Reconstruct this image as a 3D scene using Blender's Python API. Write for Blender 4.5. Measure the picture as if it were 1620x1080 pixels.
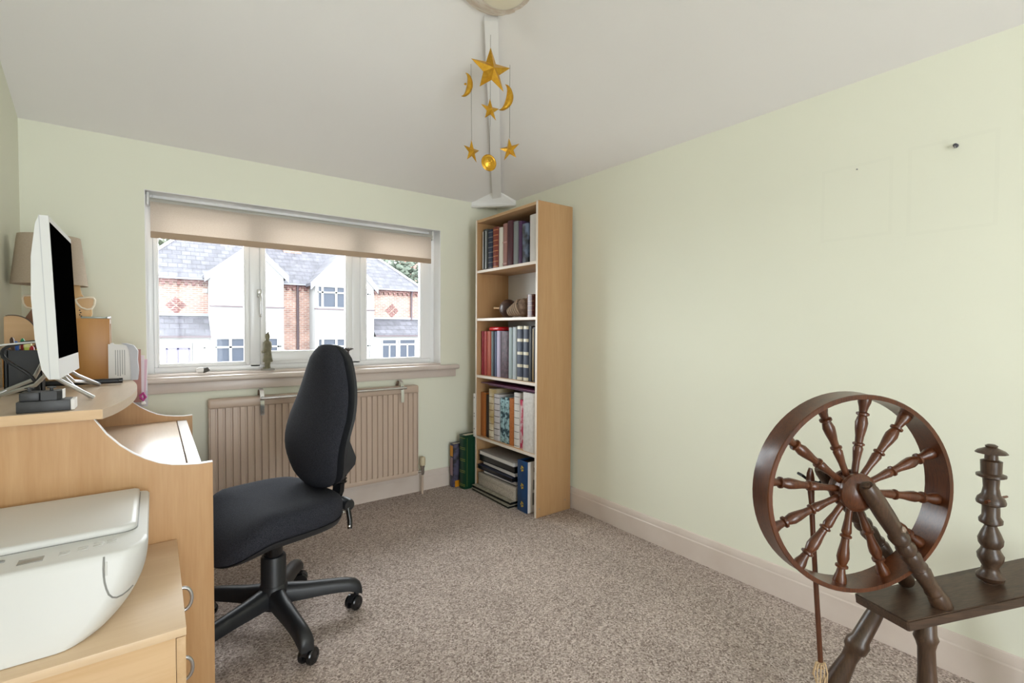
import bpy, bmesh, math, random
from math import sin, cos, pi, radians as rad
from mathutils import Vector, Matrix
random.seed(7)
for o in list(bpy.data.objects): bpy.data.objects.remove(o)
SC = bpy.context.scene
COL = SC.collection

# ------------------------------------------------------------------ camera
YAW, PITCH, ROLL, FPX = rad(36.5), rad(1.5), rad(0.30), 766.0
f_ = Vector((sin(YAW)*cos(PITCH), cos(YAW)*cos(PITCH), -sin(PITCH)))
r_ = Vector((cos(YAW), -sin(YAW), 0)); u_ = r_.cross(f_)
r2 = r_*cos(ROLL)+u_*sin(ROLL); u2 = -r_*sin(ROLL)+u_*cos(ROLL)
cam = bpy.data.cameras.new('camera'); cam.sensor_width = 36; cam.lens = FPX/1620*36
cam.clip_start = .02; cam.clip_end = 200
co = bpy.data.objects.new('camera', cam); COL.objects.link(co)
m = Matrix((r2, u2, -f_)).transposed().to_4x4(); m.translation = (0, 0, 1.2)
co.matrix_world = m; SC.camera = co

# ------------------------------------------------------------------ light
SC.view_settings.view_transform = 'Standard'; SC.view_settings.look = 'None'
SC.view_settings.gamma = 1; SC.view_settings.use_curve_mapping = False
SC.view_settings.exposure = 3.55
W = bpy.data.worlds.new('overcast'); SC.world = W; W.use_nodes = True
bg = W.node_tree.nodes['Background']; bg.inputs[0].default_value = (.915, .96, 1, 1); bg.inputs[1].default_value = 1.15

def portal(loc, rot, sx, sy):
    l = bpy.data.lights.new('portal', 'AREA'); l.shape = 'RECTANGLE'; l.size = sx; l.size_y = sy
    l.cycles.is_portal = True
    o = bpy.data.objects.new('window_portal', l); COL.objects.link(o); o.location = loc; o.rotation_euler = rot
portal((.855, 3.62, 1.43), (rad(-90), 0, 0), 1.78, 1.0)     # photo window, facing -Y
portal((.325, -2.46, 1.08), (rad(90), 0, 0), 1.26, 2.14)       # unseen door added behind the camera for fill light, facing +Y

# ------------------------------------------------------------------ helpers
def lin(c):
    c = c.lstrip('#'); v = [int(c[i:i+2], 16)/255 for i in (0, 2, 4)]
    return tuple((x/12.92 if x <= .04045 else ((x+.055)/1.055)**2.4) for x in v)+(1,)
def nd(nt, t, **k):
    n = nt.nodes.new(t)
    for a, b in k.items(): setattr(n, a, b)
    return n
MATS = {}
def mat(name, color, rough=.6, metal=0, noise=None, bump=None, spec=.5, color2=None, coat=0, stretch=(1,1,1), trans=0, emit=0):
    """principled material; noise=(scale, amount or None): mixes color with color2; bump=(scale,strength)"""
    M = bpy.data.materials.new(name); M.use_nodes = True; nt = M.node_tree
    p = nt.nodes['Principled BSDF']; c = lin(color)
    p.inputs['Base Color'].default_value = c; p.inputs['Roughness'].default_value = rough
    p.inputs['Metallic'].default_value = metal; p.inputs['Specular IOR Level'].default_value = spec
    p.inputs['Coat Weight'].default_value = coat; p.inputs['Coat Roughness'].default_value = .15
    tc = nd(nt, 'ShaderNodeTexCoord'); mp = nd(nt, 'ShaderNodeMapping'); mp.inputs['Scale'].default_value = stretch
    nt.links.new(tc.outputs['Object'], mp.inputs['Vector'])
    if noise:
        n = nd(nt, 'ShaderNodeTexNoise'); n.inputs['Scale'].default_value = noise[0]; n.inputs['Detail'].default_value = 5
        r = nd(nt, 'ShaderNodeValToRGB'); lo, hi = (noise[1], noise[2]) if len(noise) > 2 else (.3, .7)
        r.color_ramp.elements[0].position = lo; r.color_ramp.elements[1].position = hi
        r.color_ramp.elements[0].color = c; r.color_ramp.elements[1].color = lin(color2 or color)
        nt.links.new(mp.outputs[0], n.inputs['Vector']); nt.links.new(n.outputs['Fac'], r.inputs[0])
        nt.links.new(r.outputs[0], p.inputs['Base Color'])
    if bump:
        n = nd(nt, 'ShaderNodeTexNoise'); n.inputs['Scale'].default_value = bump[0]; n.inputs['Detail'].default_value = 3
        b = nd(nt, 'ShaderNodeBump'); b.inputs['Strength'].default_value = bump[1]; b.inputs['Distance'].default_value = bump[2] if len(bump) > 2 else .002
        nt.links.new(mp.outputs[0], n.inputs['Vector']); nt.links.new(n.outputs['Fac'], b.inputs['Height'])
        nt.links.new(b.outputs[0], p.inputs['Normal'])
    if trans:
        tr = nd(nt, 'ShaderNodeBsdfTranslucent'); tr.inputs[0].default_value = c; mx = nd(nt, 'ShaderNodeMixShader'); mx.inputs[0].default_value = trans
        out = nt.nodes['Material Output']
        nt.links.new(p.outputs[0], mx.inputs[1]); nt.links.new(tr.outputs[0], mx.inputs[2]); nt.links.new(mx.outputs[0], out.inputs[0])
    MATS[name] = M
    return M
def wood(name, c1, c2, axis='z', rough=.42, scale=9, fine=.25, coat=0):
    """straight-grained wood, grain along the given object axis"""
    M = bpy.data.materials.new(name); M.use_nodes = True; nt = M.node_tree; L = nt.links.new
    p = nt.nodes['Principled BSDF']; p.inputs['Roughness'].default_value = rough; p.inputs['Coat Weight'].default_value = coat
    p.inputs['Coat Roughness'].default_value = .2
    tc = nd(nt, 'ShaderNodeTexCoord'); mp = nd(nt, 'ShaderNodeMapping')
    s = {'x': (.07, 1, 1), 'y': (1, .07, 1), 'z': (1, 1, .07)}[axis]; mp.inputs['Scale'].default_value = s
    L(tc.outputs['Object'], mp.inputs['Vector'])
    n = nd(nt, 'ShaderNodeTexNoise'); n.inputs['Scale'].default_value = scale; n.inputs['Detail'].default_value = 6; n.inputs['Distortion'].default_value = .6
    n2 = nd(nt, 'ShaderNodeTexNoise'); n2.inputs['Scale'].default_value = scale*14; n2.inputs['Detail'].default_value = 2
    L(mp.outputs[0], n.inputs['Vector']); L(mp.outputs[0], n2.inputs['Vector'])
    r = nd(nt, 'ShaderNodeValToRGB'); r.color_ramp.elements[0].position = .34; r.color_ramp.elements[1].position = .66
    r.color_ramp.elements[0].color = lin(c1); r.color_ramp.elements[1].color = lin(c2)
    mx = nd(nt, 'ShaderNodeMix', data_type='FLOAT'); mx.inputs[0].default_value = fine
    L(n.outputs['Fac'], mx.inputs[2]); L(n2.outputs['Fac'], mx.inputs[3]); L(mx.outputs[0], r.inputs[0])
    L(r.outputs[0], p.inputs['Base Color'])
    b = nd(nt, 'ShaderNodeBump'); b.inputs['Strength'].default_value = .08; b.inputs['Distance'].default_value = .001
    L(n2.outputs['Fac'], b.inputs['Height']); L(b.outputs[0], p.inputs['Normal'])
    return M

def box(bm, x0, x1, y0, y1, z0, z1, bev=0, M=None, seg=2):
    vs = [bm.verts.new((x, y, z)) for x in (x0, x1) for y in (y0, y1) for z in (z0, z1)]
    fs = [(0,1,3,2),(4,6,7,5),(0,4,5,1),(2,3,7,6),(0,2,6,4),(1,5,7,3)]
    F = [bm.faces.new([vs[i] for i in f]) for f in fs]
    if bev:
        es = list({e for f in F for e in f.edges})
        res = bmesh.ops.bevel(bm, geom=es, offset=bev, segments=seg, affect='EDGES', profile=.5)
        vs = list({v for f in res['faces'] for v in f.verts} | {v for v in vs if v.is_valid})
        vs = list({v for v in vs if v.is_valid})
    if M is not None:
        allv = set(vs)
        for v in list(allv):
            for e in v.link_edges: allv.update(e.verts)
        for v in allv: v.co = M @ v.co
    return vs
def nb(): return bmesh.new()
def bx(*a, **k):
    b = nb(); box(b, *a, **k); return b
def loft(bm, rings, cap=True, closed=False):
    R = [[bm.verts.new(p) for p in ring] for ring in rings]
    n = len(R[0]); k = len(R)
    for i in range(k if closed else k-1):
        a, b = R[i], R[(i+1) % k]
        for j in range(n):
            try: bm.faces.new((a[j], a[(j+1) % n], b[(j+1) % n], b[j]))
            except ValueError: pass
    if cap and not closed:
        bm.faces.new(R[0][::-1]); bm.faces.new(R[-1])
    return R
def frame(d, up=None):
    d = Vector(d).normalized(); up = Vector(up) if up else (Vector((0,0,1)) if abs(d.z) < .95 else Vector((1,0,0)))
    x = up.cross(d).normalized(); y = d.cross(x)
    return x, y, d
def tube(bm, pts, r, n=8, closed=False, cap=True):
    pts = [Vector(p) for p in pts]; k = len(pts)
    rr = r if isinstance(r, (list, tuple)) else [r]*k
    rings = []; x = None
    for i, p in enumerate(pts):
        if closed: d = (pts[(i+1) % k]-pts[i-1])
        else: d = pts[min(i+1, k-1)]-pts[max(i-1, 0)]
        d = d.normalized()
        if x is None: x, y, _ = frame(d)
        else:
            x = (x-d*x.dot(d)).normalized()
        y = d.cross(x)
        rings.append([p+(x*cos(2*pi*j/n)+y*sin(2*pi*j/n))*rr[i] for j in range(n)])
    loft(bm, rings, cap, closed)
def cyl(bm, p, q, r0, r1=None, n=20): tube(bm, [p, q], [r0, r0 if r1 is None else r1], n)
def lathe(bm, prof, base=(0,0,0), d=(0,0,1), n=24, cap=True):
    """prof: (radius, height) pairs along direction d from base"""
    x, y, z = frame(d); base = Vector(base)
    loft(bm, [[base+z*h+(x*cos(2*pi*j/n)+y*sin(2*pi*j/n))*max(r, 1e-4) for j in range(n)] for r, h in prof], cap)
def prism(bm, poly, z0, z1, M=None, bev=0):
    lo = [bm.verts.new((x, y, z0)) for x, y in poly]; hi = [bm.verts.new((x, y, z1)) for x, y in poly]
    n = len(poly); F = [bm.faces.new(lo[::-1]), bm.faces.new(hi)]
    for i in range(n): F.append(bm.faces.new((lo[i], lo[(i+1) % n], hi[(i+1) % n], hi[i])))
    vs = lo+hi
    if bev:
        es = list(set(F[0].edges) | set(F[1].edges))
        res = bmesh.ops.bevel(bm, geom=es, offset=bev, segments=2, affect='EDGES')
        vs = list({v for f in res['faces'] for v in f.verts} | {v for v in vs if v.is_valid})
    if M is not None:
        for v in vs: v.co = M @ v.co
def sell(a, b, n=4, k=40, cx=0, cy=0):
    out = []
    for i in range(k):
        t = 2*pi*i/k; c, s = cos(t), sin(t)
        out.append((cx+a*math.copysign(abs(c)**(2/n), c), cy+b*math.copysign(abs(s)**(2/n), s)))
    return out
def bez(p0, p1, p2, p3, n):
    P = [Vector(p) for p in (p0, p1, p2, p3)]; o = []
    for i in range(n+1):
        t = i/n; u = 1-t; o.append(P[0]*u**3+P[1]*3*u*u*t+P[2]*3*u*t*t+P[3]*t**3)
    return o
XZ = lambda y=0: Matrix(((1,0,0,0),(0,0,-1,y),(0,1,0,0),(0,0,0,1)))     # poly (x,z), extrude towards -y from y
YZ = lambda x=0: Matrix(((0,0,1,x),(1,0,0,0),(0,1,0,0),(0,0,0,1)))      # poly (y,z), extrude towards +x from x

MW = {}
def thing(name, label, cat, loc=(0,0,0), rotz=0, group=None, kind=None):
    o = bpy.data.objects.new(name, None); COL.objects.link(o); o.empty_display_size = .05
    o.location = loc; o.rotation_euler = (0, 0, rotz)
    if label: o['label'] = label
    if cat: o['category'] = cat
    if group: o['group'] = group
    if kind: o['kind'] = kind
    MW[o] = Matrix.Translation(loc) @ Matrix.Rotation(rotz, 4, 'Z')
    return o
def obj(name, bm, M, parent=None, label=None, cat=None, group=None, kind=None, world=True, smooth=38):
    bmesh.ops.recalc_face_normals(bm, faces=bm.faces[:])
    if parent is not None:
        mw = MW[parent]
        if world: bm.transform(mw.inverted())
        MW_o = mw; loc = None
    else:
        xs = [v.co.x for v in bm.verts]; ys = [v.co.y for v in bm.verts]; zs = [v.co.z for v in bm.verts]
        loc = Vector(((min(xs)+max(xs))/2, (min(ys)+max(ys))/2, min(zs)))
        bm.transform(Matrix.Translation(-loc)); MW_o = Matrix.Translation(loc)
    me = bpy.data.meshes.new(name); bm.to_mesh(me); bm.free()
    for mm in (M if isinstance(M, (list, tuple)) else [M]): me.materials.append(mm)
    if smooth:
        me.polygons.foreach_set('use_smooth', [True]*len(me.polygons)); me.set_sharp_from_angle(angle=rad(smooth))
    o = bpy.data.objects.new(name, me); COL.objects.link(o)
    if parent is not None: o.parent = parent
    else: o.location = loc
    if label: o['label'] = label
    if cat: o['category'] = cat
    if group: o['group'] = group
    if kind: o['kind'] = kind
    MW[o] = MW_o
    return o
def struct(name, bm, M, parent=None, smooth=38): return obj(name, bm, M, parent, kind=None if parent else 'structure', smooth=smooth)

# ------------------------------------------------------------------ materials
def wall_material(name, c, marks=False):
    M = mat(name, c, rough=.75, bump=(220, .12, .0006), spec=.25)
    nt = M.node_tree; L = nt.links.new; p = nt.nodes['Principled BSDF']
    tc = nd(nt, 'ShaderNodeTexCoord'); n = nd(nt, 'ShaderNodeTexNoise'); n.inputs['Scale'].default_value = 1.6; n.inputs['Detail'].default_value = 4
    L(tc.outputs['Object'], n.inputs['Vector'])
    mr = nd(nt, 'ShaderNodeMapRange'); mr.inputs[3].default_value = .965; mr.inputs[4].default_value = 1.02
    L(n.outputs['Fac'], mr.inputs[0]); val = mr.outputs[0]
    if marks:   # faint outlines left on the paint by two pictures that once hung here (object origin: y centre, z bottom)
        sep = nd(nt, 'ShaderNodeSeparateXYZ'); geo = nd(nt, 'ShaderNodeNewGeometry'); L(geo.outputs['Position'], sep.inputs[0])
        def M2(op, a, b=None):
            k = nd(nt, 'ShaderNodeMath', operation=op)
            for i, v in enumerate((a, b)):
                if v is None: continue
                if isinstance(v, (int, float)): k.inputs[i].default_value = v
                else: L(v, k.inputs[i])
            return k.outputs[0]
        for cy, cz, hy, hz in ((.752, 1.715, .116, .142), (.464, 1.714, .116, .156)):
            dy = M2('SUBTRACT', M2('ABSOLUTE', M2('SUBTRACT', sep.outputs[1], cy)), hy)
            dz = M2('SUBTRACT', M2('ABSOLUTE', M2('SUBTRACT', sep.outputs[2], cz)), hz)
            d = M2('ABSOLUTE', M2('MAXIMUM', dy, dz))
            k = M2('MULTIPLY', M2('LESS_THAN', d, .006), .016)
            val = M2('SUBTRACT', val, k)
    mx = nd(nt, 'ShaderNodeMix', data_type='RGBA', blend_type='MULTIPLY'); mx.inputs[0].default_value = 1
    mx.inputs[6].default_value = lin(c); L(val, mx.inputs[7]); L(mx.outputs[2], p.inputs['Base Color'])
    return M
m_wall = wall_material('wall_paint', 'EDEDDB')
m_wallr = wall_material('wall_paint_marked', 'EDEDDB', True)
m_ceil = mat('ceiling_paint', 'F3F0ED', rough=.8, bump=(30, .1, .003), noise=(2.2, .25, .75), color2='F1EEEB', spec=.2)
m_white = mat('white_gloss_paint', 'F2F1EF', rough=.35)
m_upvc = mat('white_plastic_frame', 'F4F4F4', rough=.25)
m_taupe = mat('taupe_gloss_paint', 'DDD0C6', rough=.32, noise=(6, .3, .7), color2='D6C7BC')
m_rad = mat('radiator_enamel', 'C6B09E', rough=.35)
m_chrome = mat('chrome', 'D8D8D8', rough=.12, metal=1)
m_steel = mat('brushed_silver', 'C9CACB', rough=.3, metal=.85)
m_gold = mat('gilded_papier_mache', 'C9952A', rough=.32, metal=.75, noise=(60, .35, .65), color2='D8A838', bump=(90, .3, .002))
m_black = mat('black_plastic', '1E1F22', rough=.42)
m_blackg = mat('black_gloss', '121315', rough=.2)
m_screen = mat('screen_glass', '030303', rough=.6, spec=0)
m_whitep = mat('white_casing', 'E4E4E1', rough=.35)
m_printer = mat('cream_white_casing', 'DCDBD7', rough=.4)
m_grey = mat('grey_plastic', '8E8D89', rough=.4)
m_paper = mat('paper', 'ECE8E4', rough=.8)
m_page = mat('page_edges', 'DDD3C0', rough=.9, noise=(150, .4, .6), color2='CFC3AE', stretch=(1, 8, .05))
beech_z = wood('beech_upright', 'BE8F5D', 'D0A677', 'z')
beech_x = wood('beech_across', 'CDA576', 'DDBA90', 'x')
beech_y = wood('beech_long', 'C9A274', 'D9B88F', 'y')
beech_top = wood('pale_beech_top', 'CDB59B', 'DCC6AE', 'y', rough=.3)
shelf_z = wood('bookcase_board_upright', 'B3895C', 'C29B70', 'z')
shelf_y = wood('bookcase_board_long', 'BD9468', 'CDA880', 'y')
m_edge = mat('pale_edging', 'E9DDD0', rough=.4)
m_backp = mat('white_backboard', 'DAD8D5', rough=.6)
pine = wood('honey_plywood', 'B27A3C', 'C08A4A', 'z', scale=6)
oak_dark = wood('dark_stained_oak', '30221A', '5C4636', 'x', rough=.38, scale=16, coat=.15, fine=.4)
oak_dkz = wood('dark_turned_oak', '2E1F15', '553D2B', 'z', rough=.38, scale=18, coat=.2, fine=.4)
oak_red = wood('polished_red_brown_wood', '3C1B0A', '66371A', 'z', rough=.33, scale=20, coat=.3, fine=.45)
m_fabric = mat('black_woven_fabric', '1B1C22', rough=.9, noise=(420, .35, .65), color2='373840', bump=(500, .5, .001), spec=.25)
m_blind = mat('beige_blind_cloth', 'E4DAD0', rough=.9, noise=(160, .35, .65), color2='DACDC0', trans=.42)
m_blindbar = mat('blind_hem', 'B49C84', rough=.8)
m_roll = mat('blind_roll_back', 'B5B2AA', rough=.6)
m_shade = mat('linen_shade', 'C9B7A0', rough=.9, noise=(120, .35, .65), color2='D5C5B0', trans=.3, stretch=(1, 1, 4))
# carpet: looped pile, speckled
def carpet():
    M = bpy.data.materials.new('loop_pile_carpet'); M.use_nodes = True; nt = M.node_tree; L = nt.links.new
    p = nt.nodes['Principled BSDF']; p.inputs['Roughness'].default_value = .95; p.inputs['Specular IOR Level'].default_value = .1
    tc = nd(nt, 'ShaderNodeTexCoord')
    v = nd(nt, 'ShaderNodeTexVoronoi'); v.inputs['Scale'].default_value = 185; L(tc.outputs['Object'], v.inputs['Vector'])
    r = nd(nt, 'ShaderNodeValToRGB'); sp = nd(nt, 'ShaderNodeSeparateColor'); L(v.outputs['Color'], sp.inputs[0]); L(sp.outputs[0], r.inputs[0])
    e = r.color_ramp.elements; e[0].position = 0; e[0].color = lin('83736A'); e[1].position = 1; e[1].color = lin('DDCFC6')
    k = e.new(.3); k.color = lin('A99990'); k = e.new(.7); k.color = lin('C2B2A8')
    n = nd(nt, 'ShaderNodeTexNoise'); n.inputs['Scale'].default_value = 2.5; n.inputs['Detail'].default_value = 4; L(tc.outputs['Object'], n.inputs['Vector'])
    mr = nd(nt, 'ShaderNodeMapRange'); mr.inputs[1].default_value = .3; mr.inputs[2].default_value = .7; mr.inputs[3].default_value = .9; mr.inputs[4].default_value = 1.06; L(n.outputs['Fac'], mr.inputs[0])
    mx = nd(nt, 'ShaderNodeMix', data_type='RGBA', blend_type='MULTIPLY'); mx.inputs[0].default_value = 1
    L(r.outputs[0], mx.inputs[6]); L(mr.outputs[0], mx.inputs[7]); L(mx.outputs[2], p.inputs['Base Color'])
    b = nd(nt, 'ShaderNodeBump'); b.inputs['Strength'].default_value = .9; b.inputs['Distance'].default_value = .004; b.invert = True
    L(v.outputs['Distance'], b.inputs['Height']); L(b.outputs[0], p.inputs['Normal'])
    return M
m_carpet = carpet()
def glass():
    M = bpy.data.materials.new('window_glass'); M.use_nodes = True; nt = M.node_tree; L = nt.links.new
    nt.nodes.remove(nt.nodes['Principled BSDF']); t = nd(nt, 'ShaderNodeBsdfTransparent'); t.inputs[0].default_value = (.97, .98, .98, 1)
    g = nd(nt, 'ShaderNodeBsdfGlossy'); g.inputs['Roughness'].default_value = .02
    fr = nd(nt, 'ShaderNodeFresnel'); fr.inputs[0].default_value = 1.2; mx = nd(nt, 'ShaderNodeMixShader')
    L(fr.outputs[0], mx.inputs[0]); L(t.outputs[0], mx.inputs[1]); L(g.outputs[0], mx.inputs[2]); L(mx.outputs[0], nt.nodes['Material Output'].inputs[0])
    return M
m_glass = glass()
def tiles(name, c1, c2, mortar, bw, bh, rot=None, ms=.012, rough=.8):
    """brick or slate coursing in facade coordinates (x along, z up)"""
    M = bpy.data.materials.new(name); M.use_nodes = True; nt = M.node_tree; L = nt.links.new
    p = nt.nodes['Principled BSDF']; p.inputs['Roughness'].default_value = rough
    geo = nd(nt, 'ShaderNodeNewGeometry'); mp = nd(nt, 'ShaderNodeMapping'); mp.inputs['Rotation'].default_value = rot or (rad(-90), 0, 0)
    L(geo.outputs['Position'], mp.inputs['Vector'])
    b = nd(nt, 'ShaderNodeTexBrick'); b.inputs['Color1'].default_value = lin(c1); b.inputs['Color2'].default_value = lin(c2); b.inputs['Mortar'].default_value = lin(mortar)
    b.inputs['Scale'].default_value = 1; b.inputs['Brick Width'].default_value = bw; b.inputs['Row Height'].default_value = bh; b.inputs['Mortar Size'].default_value = ms
    L(mp.outputs[0], b.inputs['Vector']); L(b.outputs['Color'], p.inputs['Base Color'])
    n = nd(nt, 'ShaderNodeTexNoise'); n.inputs['Scale'].default_value = 2.6; n.inputs['Detail'].default_value = 10; n.inputs['Roughness'].default_value = .7; L(geo.outputs['Position'], n.inputs['Vector'])
    mr = nd(nt, 'ShaderNodeMapRange'); mr.inputs[1].default_value = .3; mr.inputs[2].default_value = .7; mr.inputs[3].default_value = .45; mr.inputs[4].default_value = 1.55; L(n.outputs['Fac'], mr.inputs[0])
    mx = nd(nt, 'ShaderNodeMix', data_type='RGBA', blend_type='MULTIPLY'); mx.inputs[0].default_value = .7
    L(b.outputs['Color'], mx.inputs[6]); L(mr.outputs[0], mx.inputs[7]); L(mx.outputs[2], p.inputs['Base Color'])
    return M

# ------------------------------------------------------------------ room shell
RW, WW, LW, BW = 2.257, 3.262, -.507, -2.3
EAVE, FLAT, SW, SR = 2.187, 2.72, .416, .575
wx0, wx1, wz0, wz1 = -.033, 1.742, .925, 1.935        # window hole
struct('floor', bx(LW-.1, RW+.1, BW-.1, WW+.3, -.12, 0), m_carpet)
yb, xb = WW-(FLAT-EAVE)/SW, RW-(FLAT-EAVE)/SR
def wall_window():
    b = nb(); y0, y1 = WW, WW+.30
    box(b, LW-.1, wx0, y0, y1, 0, EAVE); box(b, wx1, RW+.1, y0, y1, 0, EAVE)
    box(b, wx0, wx1, y0, y1, 0, wz0); box(b, wx0, wx1, y0, y1, wz1, EAVE)
    return b
struct('wall_window', wall_window(), m_wall)
struct('wall_right', bx(RW, RW+.1, BW-.1, WW, 0, EAVE), m_wallr)
b = nb(); prism(b, [(BW-.1, 0), (WW, 0), (WW, EAVE), (yb, FLAT), (BW-.1, FLAT)], 0, .1, YZ(LW-.1)); struct('wall_left', b, m_wall)
b = nb()
dx0, dx1, dz1 = -.3, .95, 2.15
box(b, LW-.1, dx0, BW-.1, BW, 0, FLAT); box(b, dx1, RW, BW-.1, BW, 0, EAVE); box(b, dx0, dx1, BW-.1, BW, dz1, FLAT)
box(b, dx1, xb+.6, BW-.1, BW, EAVE, FLAT-.25)
struct('wall_rear', b, m_wall)
def ceiling():
    b = nb(); t = .12
    def quad(ps):
        lo = [b.verts.new(p) for p in ps]; hi = [b.verts.new((p[0], p[1], p[2]+t)) for p in ps]; n = len(ps)
        b.faces.new(lo[::-1]); b.faces.new(hi)
        for i in range(n): b.faces.new((lo[i], lo[(i+1) % n], hi[(i+1) % n], hi[i]))
    e = .12
    quad([(LW-e, WW+e, EAVE-SW*e), (RW+e*SW/SR, WW+e, EAVE-SW*e), (xb, yb, FLAT), (LW-e, yb, FLAT)])
    quad([(RW+e*SW/SR, WW+e, EAVE-SW*e), (RW+e*SW/SR, BW-e, EAVE-SW*e), (xb, BW-e, FLAT), (xb, yb, FLAT)])
    quad([(LW-e, yb, FLAT), (xb, yb, FLAT), (xb, BW-e, FLAT), (LW-e, BW-e, FLAT)])
    return b
struct('ceiling', ceiling(), m_ceil, smooth=10)
# skirting
def skirt(p, q, nrm):
    b = nb(); p, q, n = Vector(p), Vector(q), Vector(nrm)
    prof = [(0, 0), (.016, 0), (.016, .1), (.013, .106), (.013, .11), (.0105, .126), (.006, .137), (0, .14)]
    loft(b, [[e+n*a+Vector((0, 0, z)) for a, z in prof] for e in (p, q)]); return b
struct('baseboard_right', skirt((RW, WW, 0), (RW, BW, 0), (-1, 0, 0)), m_taupe, smooth=25)
struct('baseboard_window', skirt((LW, WW, 0), (RW-.016, WW, 0), (0, -1, 0)), m_taupe, smooth=25)
struct('baseboard_left', skirt((LW, WW-.016, 0), (LW, BW, 0), (1, 0, 0)), m_taupe, smooth=25)
# a patch let into the carpet by the bookcase
struct('trim_1', bx(1.95, 2.24, 1.985, 2.335, 0, .004, bev=.002), m_carpet)
# hip rafter with its corner plate
b = nb()
C0 = Vector((RW, WW, EAVE)); hd = Vector((xb-RW, yb-WW, FLAT-EAVE)); hd.normalize()
side = Vector((0, 0, 1)).cross(hd).normalized(); dn = side.cross(hd).normalized()
if dn.z > 0: dn = -dn
P0, P1 = C0+hd*.13, Vector((xb, yb, FLAT))-hd*.0
w = .033
loft(b, [[e+side*a+dn*c for a, c in ((-w, -.01), (w, -.01), (w, .042), (-w, .042))] for e in (P0, P1)])
struct('trim_2', b, m_white, smooth=0)
b = nb()
A1, A2 = Vector((2.012, WW, 2.158)), Vector((RW, 3.008, 2.158))
n = Vector((1, 1, 0)).normalized()
ap = C0+hd*.235; apx = Vector((ap.x, ap.y, ap.z+.005))
B1, B2 = Vector((2.012, WW, EAVE+.01)), Vector((RW, 3.008, EAVE+.01))
back = [v+n*.05 for v in (A1, A2, B2, apx, B1)]
lip = [v-n*.012+Vector((0, 0, 0)) for v in (A1, A2)]
fr = [b.verts.new(v) for v in (A1, A2, B2, apx, B1)]; bk = [b.verts.new(v) for v in back]
b.faces.new(fr); b.faces.new(bk[::-1])
for i in range(5): b.faces.new((fr[i], fr[(i+1) % 5], bk[(i+1) % 5], bk[i]))
loft(b, [[e+n*a+Vector((0, 0, c)) for a, c in ((.03, -.012), (-.012, -.012), (-.016, -.004), (-.012, .004), (.03, .004))] for e in (A1, A2)])
struct('trim_3', b, m_white, smooth=20)

# ------------------------------------------------------------------ window in the photo
win = thing('window_1', None, None, (.855, 3.40, wz0), kind='structure')
fy0, fy1 = 3.355, 3.425
b = nb()
def ring(bm, x0, x1, z0, z1, w, y0, y1, bev=.004, wb=None):
    wb = wb or w
    box(bm, x0, x0+w, y0, y1, z0, z1, bev); box(bm, x1-w, x1, y0, y1, z0, z1, bev)
    box(bm, x0+w, x1-w, y0, y1, z1-w, z1, bev); box(bm, x0+w, x1-w, y0, y1, z0, z0+wb, bev)
ring(b, wx0, wx1, wz0+.012, wz1, .034, fy0+.012, fy1)
box(b, .478, .535, fy0+.012, fy1, wz0+.03, wz1-.02, .004); box(b, 1.108, 1.165, fy0+.012, fy1, wz0+.03, wz1-.02, .004)
obj('frame', b, m_upvc, win)
for x0, x1, z0, w, wb in ((.001, .478, wz0+.046, .026, .026), (.535, 1.108, wz0+.046, .035, .085), (1.165, 1.708, wz0+.046, .05, .026)):
    pass
m_gasket = mat('grey_gasket', 'B9BBBD', rough=.5)
for i, (x0, x1, gx0, gx1, gz) in enumerate(((.001, .478, .026, .446, .992), (.535, 1.108, .567, 1.062, 1.053), (1.165, 1.708, 1.212, 1.622, .985))):
    s = nb(); z0, z1 = wz0+.046, wz1-.034; y0 = fy0 if i == 1 else fy0+.006
    box(s, x0, gx0-.008, y0, fy1-.02, z0, z1, .005); box(s, gx1+.008, x1, y0, fy1-.02, z0, z1, .005)
    box(s, gx0-.008, gx1+.008, y0, fy1-.02, z1-.05, z1, .005); box(s, gx0-.008, gx1+.008, y0, fy1-.02, z0, gz-.008, .005)
    if i == 1: box(s, x0+.01, x1-.01, y0-.006, y0+.004, gz-.062, gz-.05, .003)
    so = obj('sash', s, m_upvc, win)
    g = nb(); ring(g, gx0-.009, gx1+.009, gz-.009, z1-.041, .009, y0+.004, fy1-.03, .003)
    obj('glazing_bead', g, m_gasket if i == 9 else m_upvc, so)
    obj('glass_pane', bx(gx0-.004, gx1+.004, fy1-.045, fy1-.039, gz-.004, z1-.046), m_glass, so)
h = nb(); box(h, .516, .542, fy0-.012, fy0+.014, 1.385, 1.437, .006); tube(h, [(.529, fy0-.012, 1.405), (.529, fy0-.038, 1.402), (.529, fy0-.044, 1.38), (.529, fy0-.044, 1.30), (.529, fy0-.04, 1.265)], [.009, .009, .009, .0075, .006], 10)
obj('handle', h, m_chrome, win)
# reveal lining and sill (with its apron board)
b = nb()
box(b, wx1, wx1+.001, WW+.0, fy0+.02, wz0, wz1); box(b, wx0-.001, wx0, WW, fy0+.02, wz0, wz1); box(b, wx0, wx1, WW, fy0+.02, wz1, wz1+.001)
b2 = nb(); box(b2, wx1-.004, wx1, WW+.002, fy0+.012, wz0+.01, wz1-.002); box(b2, wx0, wx0+.004, WW+.002, fy0+.012, wz0+.01, wz1-.002); box(b2, wx0, wx1, WW+.002, fy0+.012, wz1-.004, wz1)
b.free(); obj('reveal_lining', b2, m_white, win)
b = nb(); box(b, -.12, 1.877, 3.198, WW+.005, .893, .926, .012, seg=3); box(b, wx0+.001, wx1-.001, WW, fy0+.014, .905, .938); struct('trim_4', b, m_taupe)
struct('trim_5', bx(-.1, 1.862, 3.238, WW, .836, .893, .003), m_taupe)

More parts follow.
